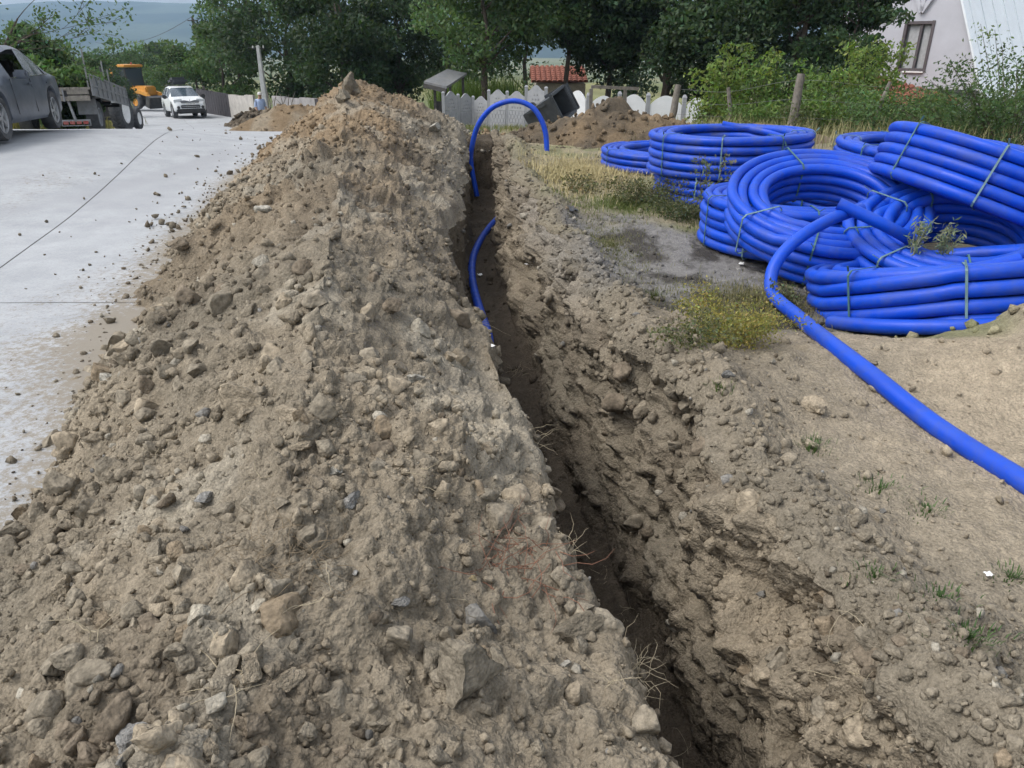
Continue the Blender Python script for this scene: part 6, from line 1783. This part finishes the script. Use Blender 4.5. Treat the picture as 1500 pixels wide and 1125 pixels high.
scrap('white scrap where the trench pipe disappears', 724, 510, .03, .03, WPL, 7)

# ------------------------------------------------------------------ man in blue by the pole
def person(u, v_head, y, h):
    top = at(u, v_head, y); z0 = top.z - h; s = h / 1.75
    J = [((0, 0, .93), .155), ((0, .0, 1.12), .15), ((0, -.01, 1.32), .17), ((0, -.02, 1.46), .10), ((0, -.05, 1.54), .06), ((0, -.08, 1.63), .095), ((0, -.085, 1.70), .085),
         ((.19, -.0, 1.40), .07), ((.25, .02, 1.15), .052), ((.22, -.12, .93), .042), ((.21, -.18, .85), .04), ((-.19, 0, 1.40), .07), ((-.25, .02, 1.15), .052), ((-.24, -.1, .92), .042), ((-.24, -.14, .84), .04),
         ((.10, 0, .86), .095), ((.11, -.02, .48), .07), ((.11, .02, .09), .05), ((.115, -.13, .04), .042), ((-.10, 0, .86), .095), ((-.11, 0, .48), .07), ((-.12, .04, .09), .05), ((-.125, -.11, .04), .042)]
    E = [(0, 1), (1, 2), (2, 3), (3, 4), (4, 5), (5, 6), (2, 7), (7, 8), (8, 9), (9, 10), (2, 11), (11, 12), (12, 13), (13, 14), (0, 15), (15, 16), (16, 17), (17, 18), (0, 19), (19, 20), (20, 21), (21, 22)]
    me = bpy.data.meshes.new('skeleton'); me.from_pydata([j[0] for j in J], E, [])
    tmp = bpy.data.objects.new('skeleton', me); col.objects.link(tmp)
    tmp.modifiers.new('skin', 'SKIN')
    sv = me.skin_vertices[0].data if len(me.skin_vertices) else None
    if sv is None:
        bm = bmesh.new(); bm.from_mesh(me); bm.verts.layers.skin.verify(); bm.to_mesh(me); bm.free(); sv = me.skin_vertices[0].data
    for i, (p, r_) in enumerate(J): sv[i].radius = (r_, r_)
    sv[0].use_root = True
    ss = tmp.modifiers.new('sub', 'SUBSURF'); ss.levels = 2; ss.render_levels = 2
    dg = bpy.context.evaluated_depsgraph_get(); dg.update()
    m2 = bpy.data.meshes.new_from_object(tmp.evaluated_get(dg)); bpy.data.objects.remove(tmp)
    root = empty('person', (top.x, y, z0)); root.rotation_euler = (0, 0, R(40)); root.scale = (s, s, s)
    for c in (simple('skin', (.42, .25, .17), .6), simple('shirt_blue', (.42, .52, .74), .9, var=.12), simple('trousers', (.035, .045, .08), .9), BLK): m2.materials.append(c)
    for pl in m2.polygons:
        c = pl.center; z = c.z; side = abs(c.x) > .17
        pl.material_index = 3 if z < .10 else 2 if z < .95 and abs(c.x) < .19 else 1 if (z < 1.47 and not (side and z < 1.12)) else 0
        pl.use_smooth = True
    o = link('body', m2, None, root)
    mb = MB(); mb.lathe([(.105, 0), (.108, .05), (.09, .10), (.05, .125), (.001, .13)], 16, Matrix.Translation((0, -.085, 1.655)), close=True); mb.prism([(-.08, 0), (.08, 0), (.07, .09), (0, .12), (-.07, .09)], .012, Matrix.Translation((0, -.17, 1.665)) @ Matrix.Rotation(math.pi, 4, 'Z')); mb.build('cap', simple('pale_cap', (.55, .54, .52), .9), root, True)
    mb = MB(); mb.lathe([(.012, 0), (.02, -.03), (.001, -.035)], 8, Matrix.Translation((0, -.185, 1.63)), close=True); mb.build('nose', simple('skin', (.42, .25, .17)), root, True)
    tag(root, 'man in a light blue shirt and dark trousers standing by the pole', 'person')
person(379, 135.5, 37.0, 1.72)

# cut branches leaning at the pole
rd = random.Random(3); mb = MB(); b = at(405, 168, 36.5)
for k in range(9):
    q = b + Vector((rd.uniform(-.5, .5), rd.uniform(-.3, .3), 0)); t_ = q + Vector((rd.uniform(-.5, .7), rd.uniform(-.2, .2), rd.uniform(.5, 1.3)))
    mb.tube([q - Vector((0, 0, .5)), q.lerp(t_, .5) + Vector((.05, 0, .05)), t_], [.03, .022, .01], 5)
tag(mb.build('cut_branches', OLDW), 'cut branches leaning in a heap beside the pale pole', 'branches')

# ------------------------------------------------------------------ hazy air
hz = MB(); hz.box((0, 1400, 95), (9000, 4600, 260))
me = bpy.data.meshes.new('haze'); me.from_pydata(hz.v, [], hz.f)
m = bpy.data.materials.new('haze_air'); m.use_nodes = True; n = m.node_tree; n.nodes.clear()
o_ = n.nodes.new('ShaderNodeOutputMaterial'); pv = n.nodes.new('ShaderNodeVolumePrincipled')
pv.inputs['Color'].default_value = (.52, .74, 1.0, 1); pv.inputs['Density'].default_value = .00026; pv.inputs['Anisotropy'].default_value = .0
n.links.new(pv.outputs[0], o_.inputs['Volume'])
tag(link('haze', me, m), 'pale blue haze in the air over the valley', 'haze', kind='stuff')
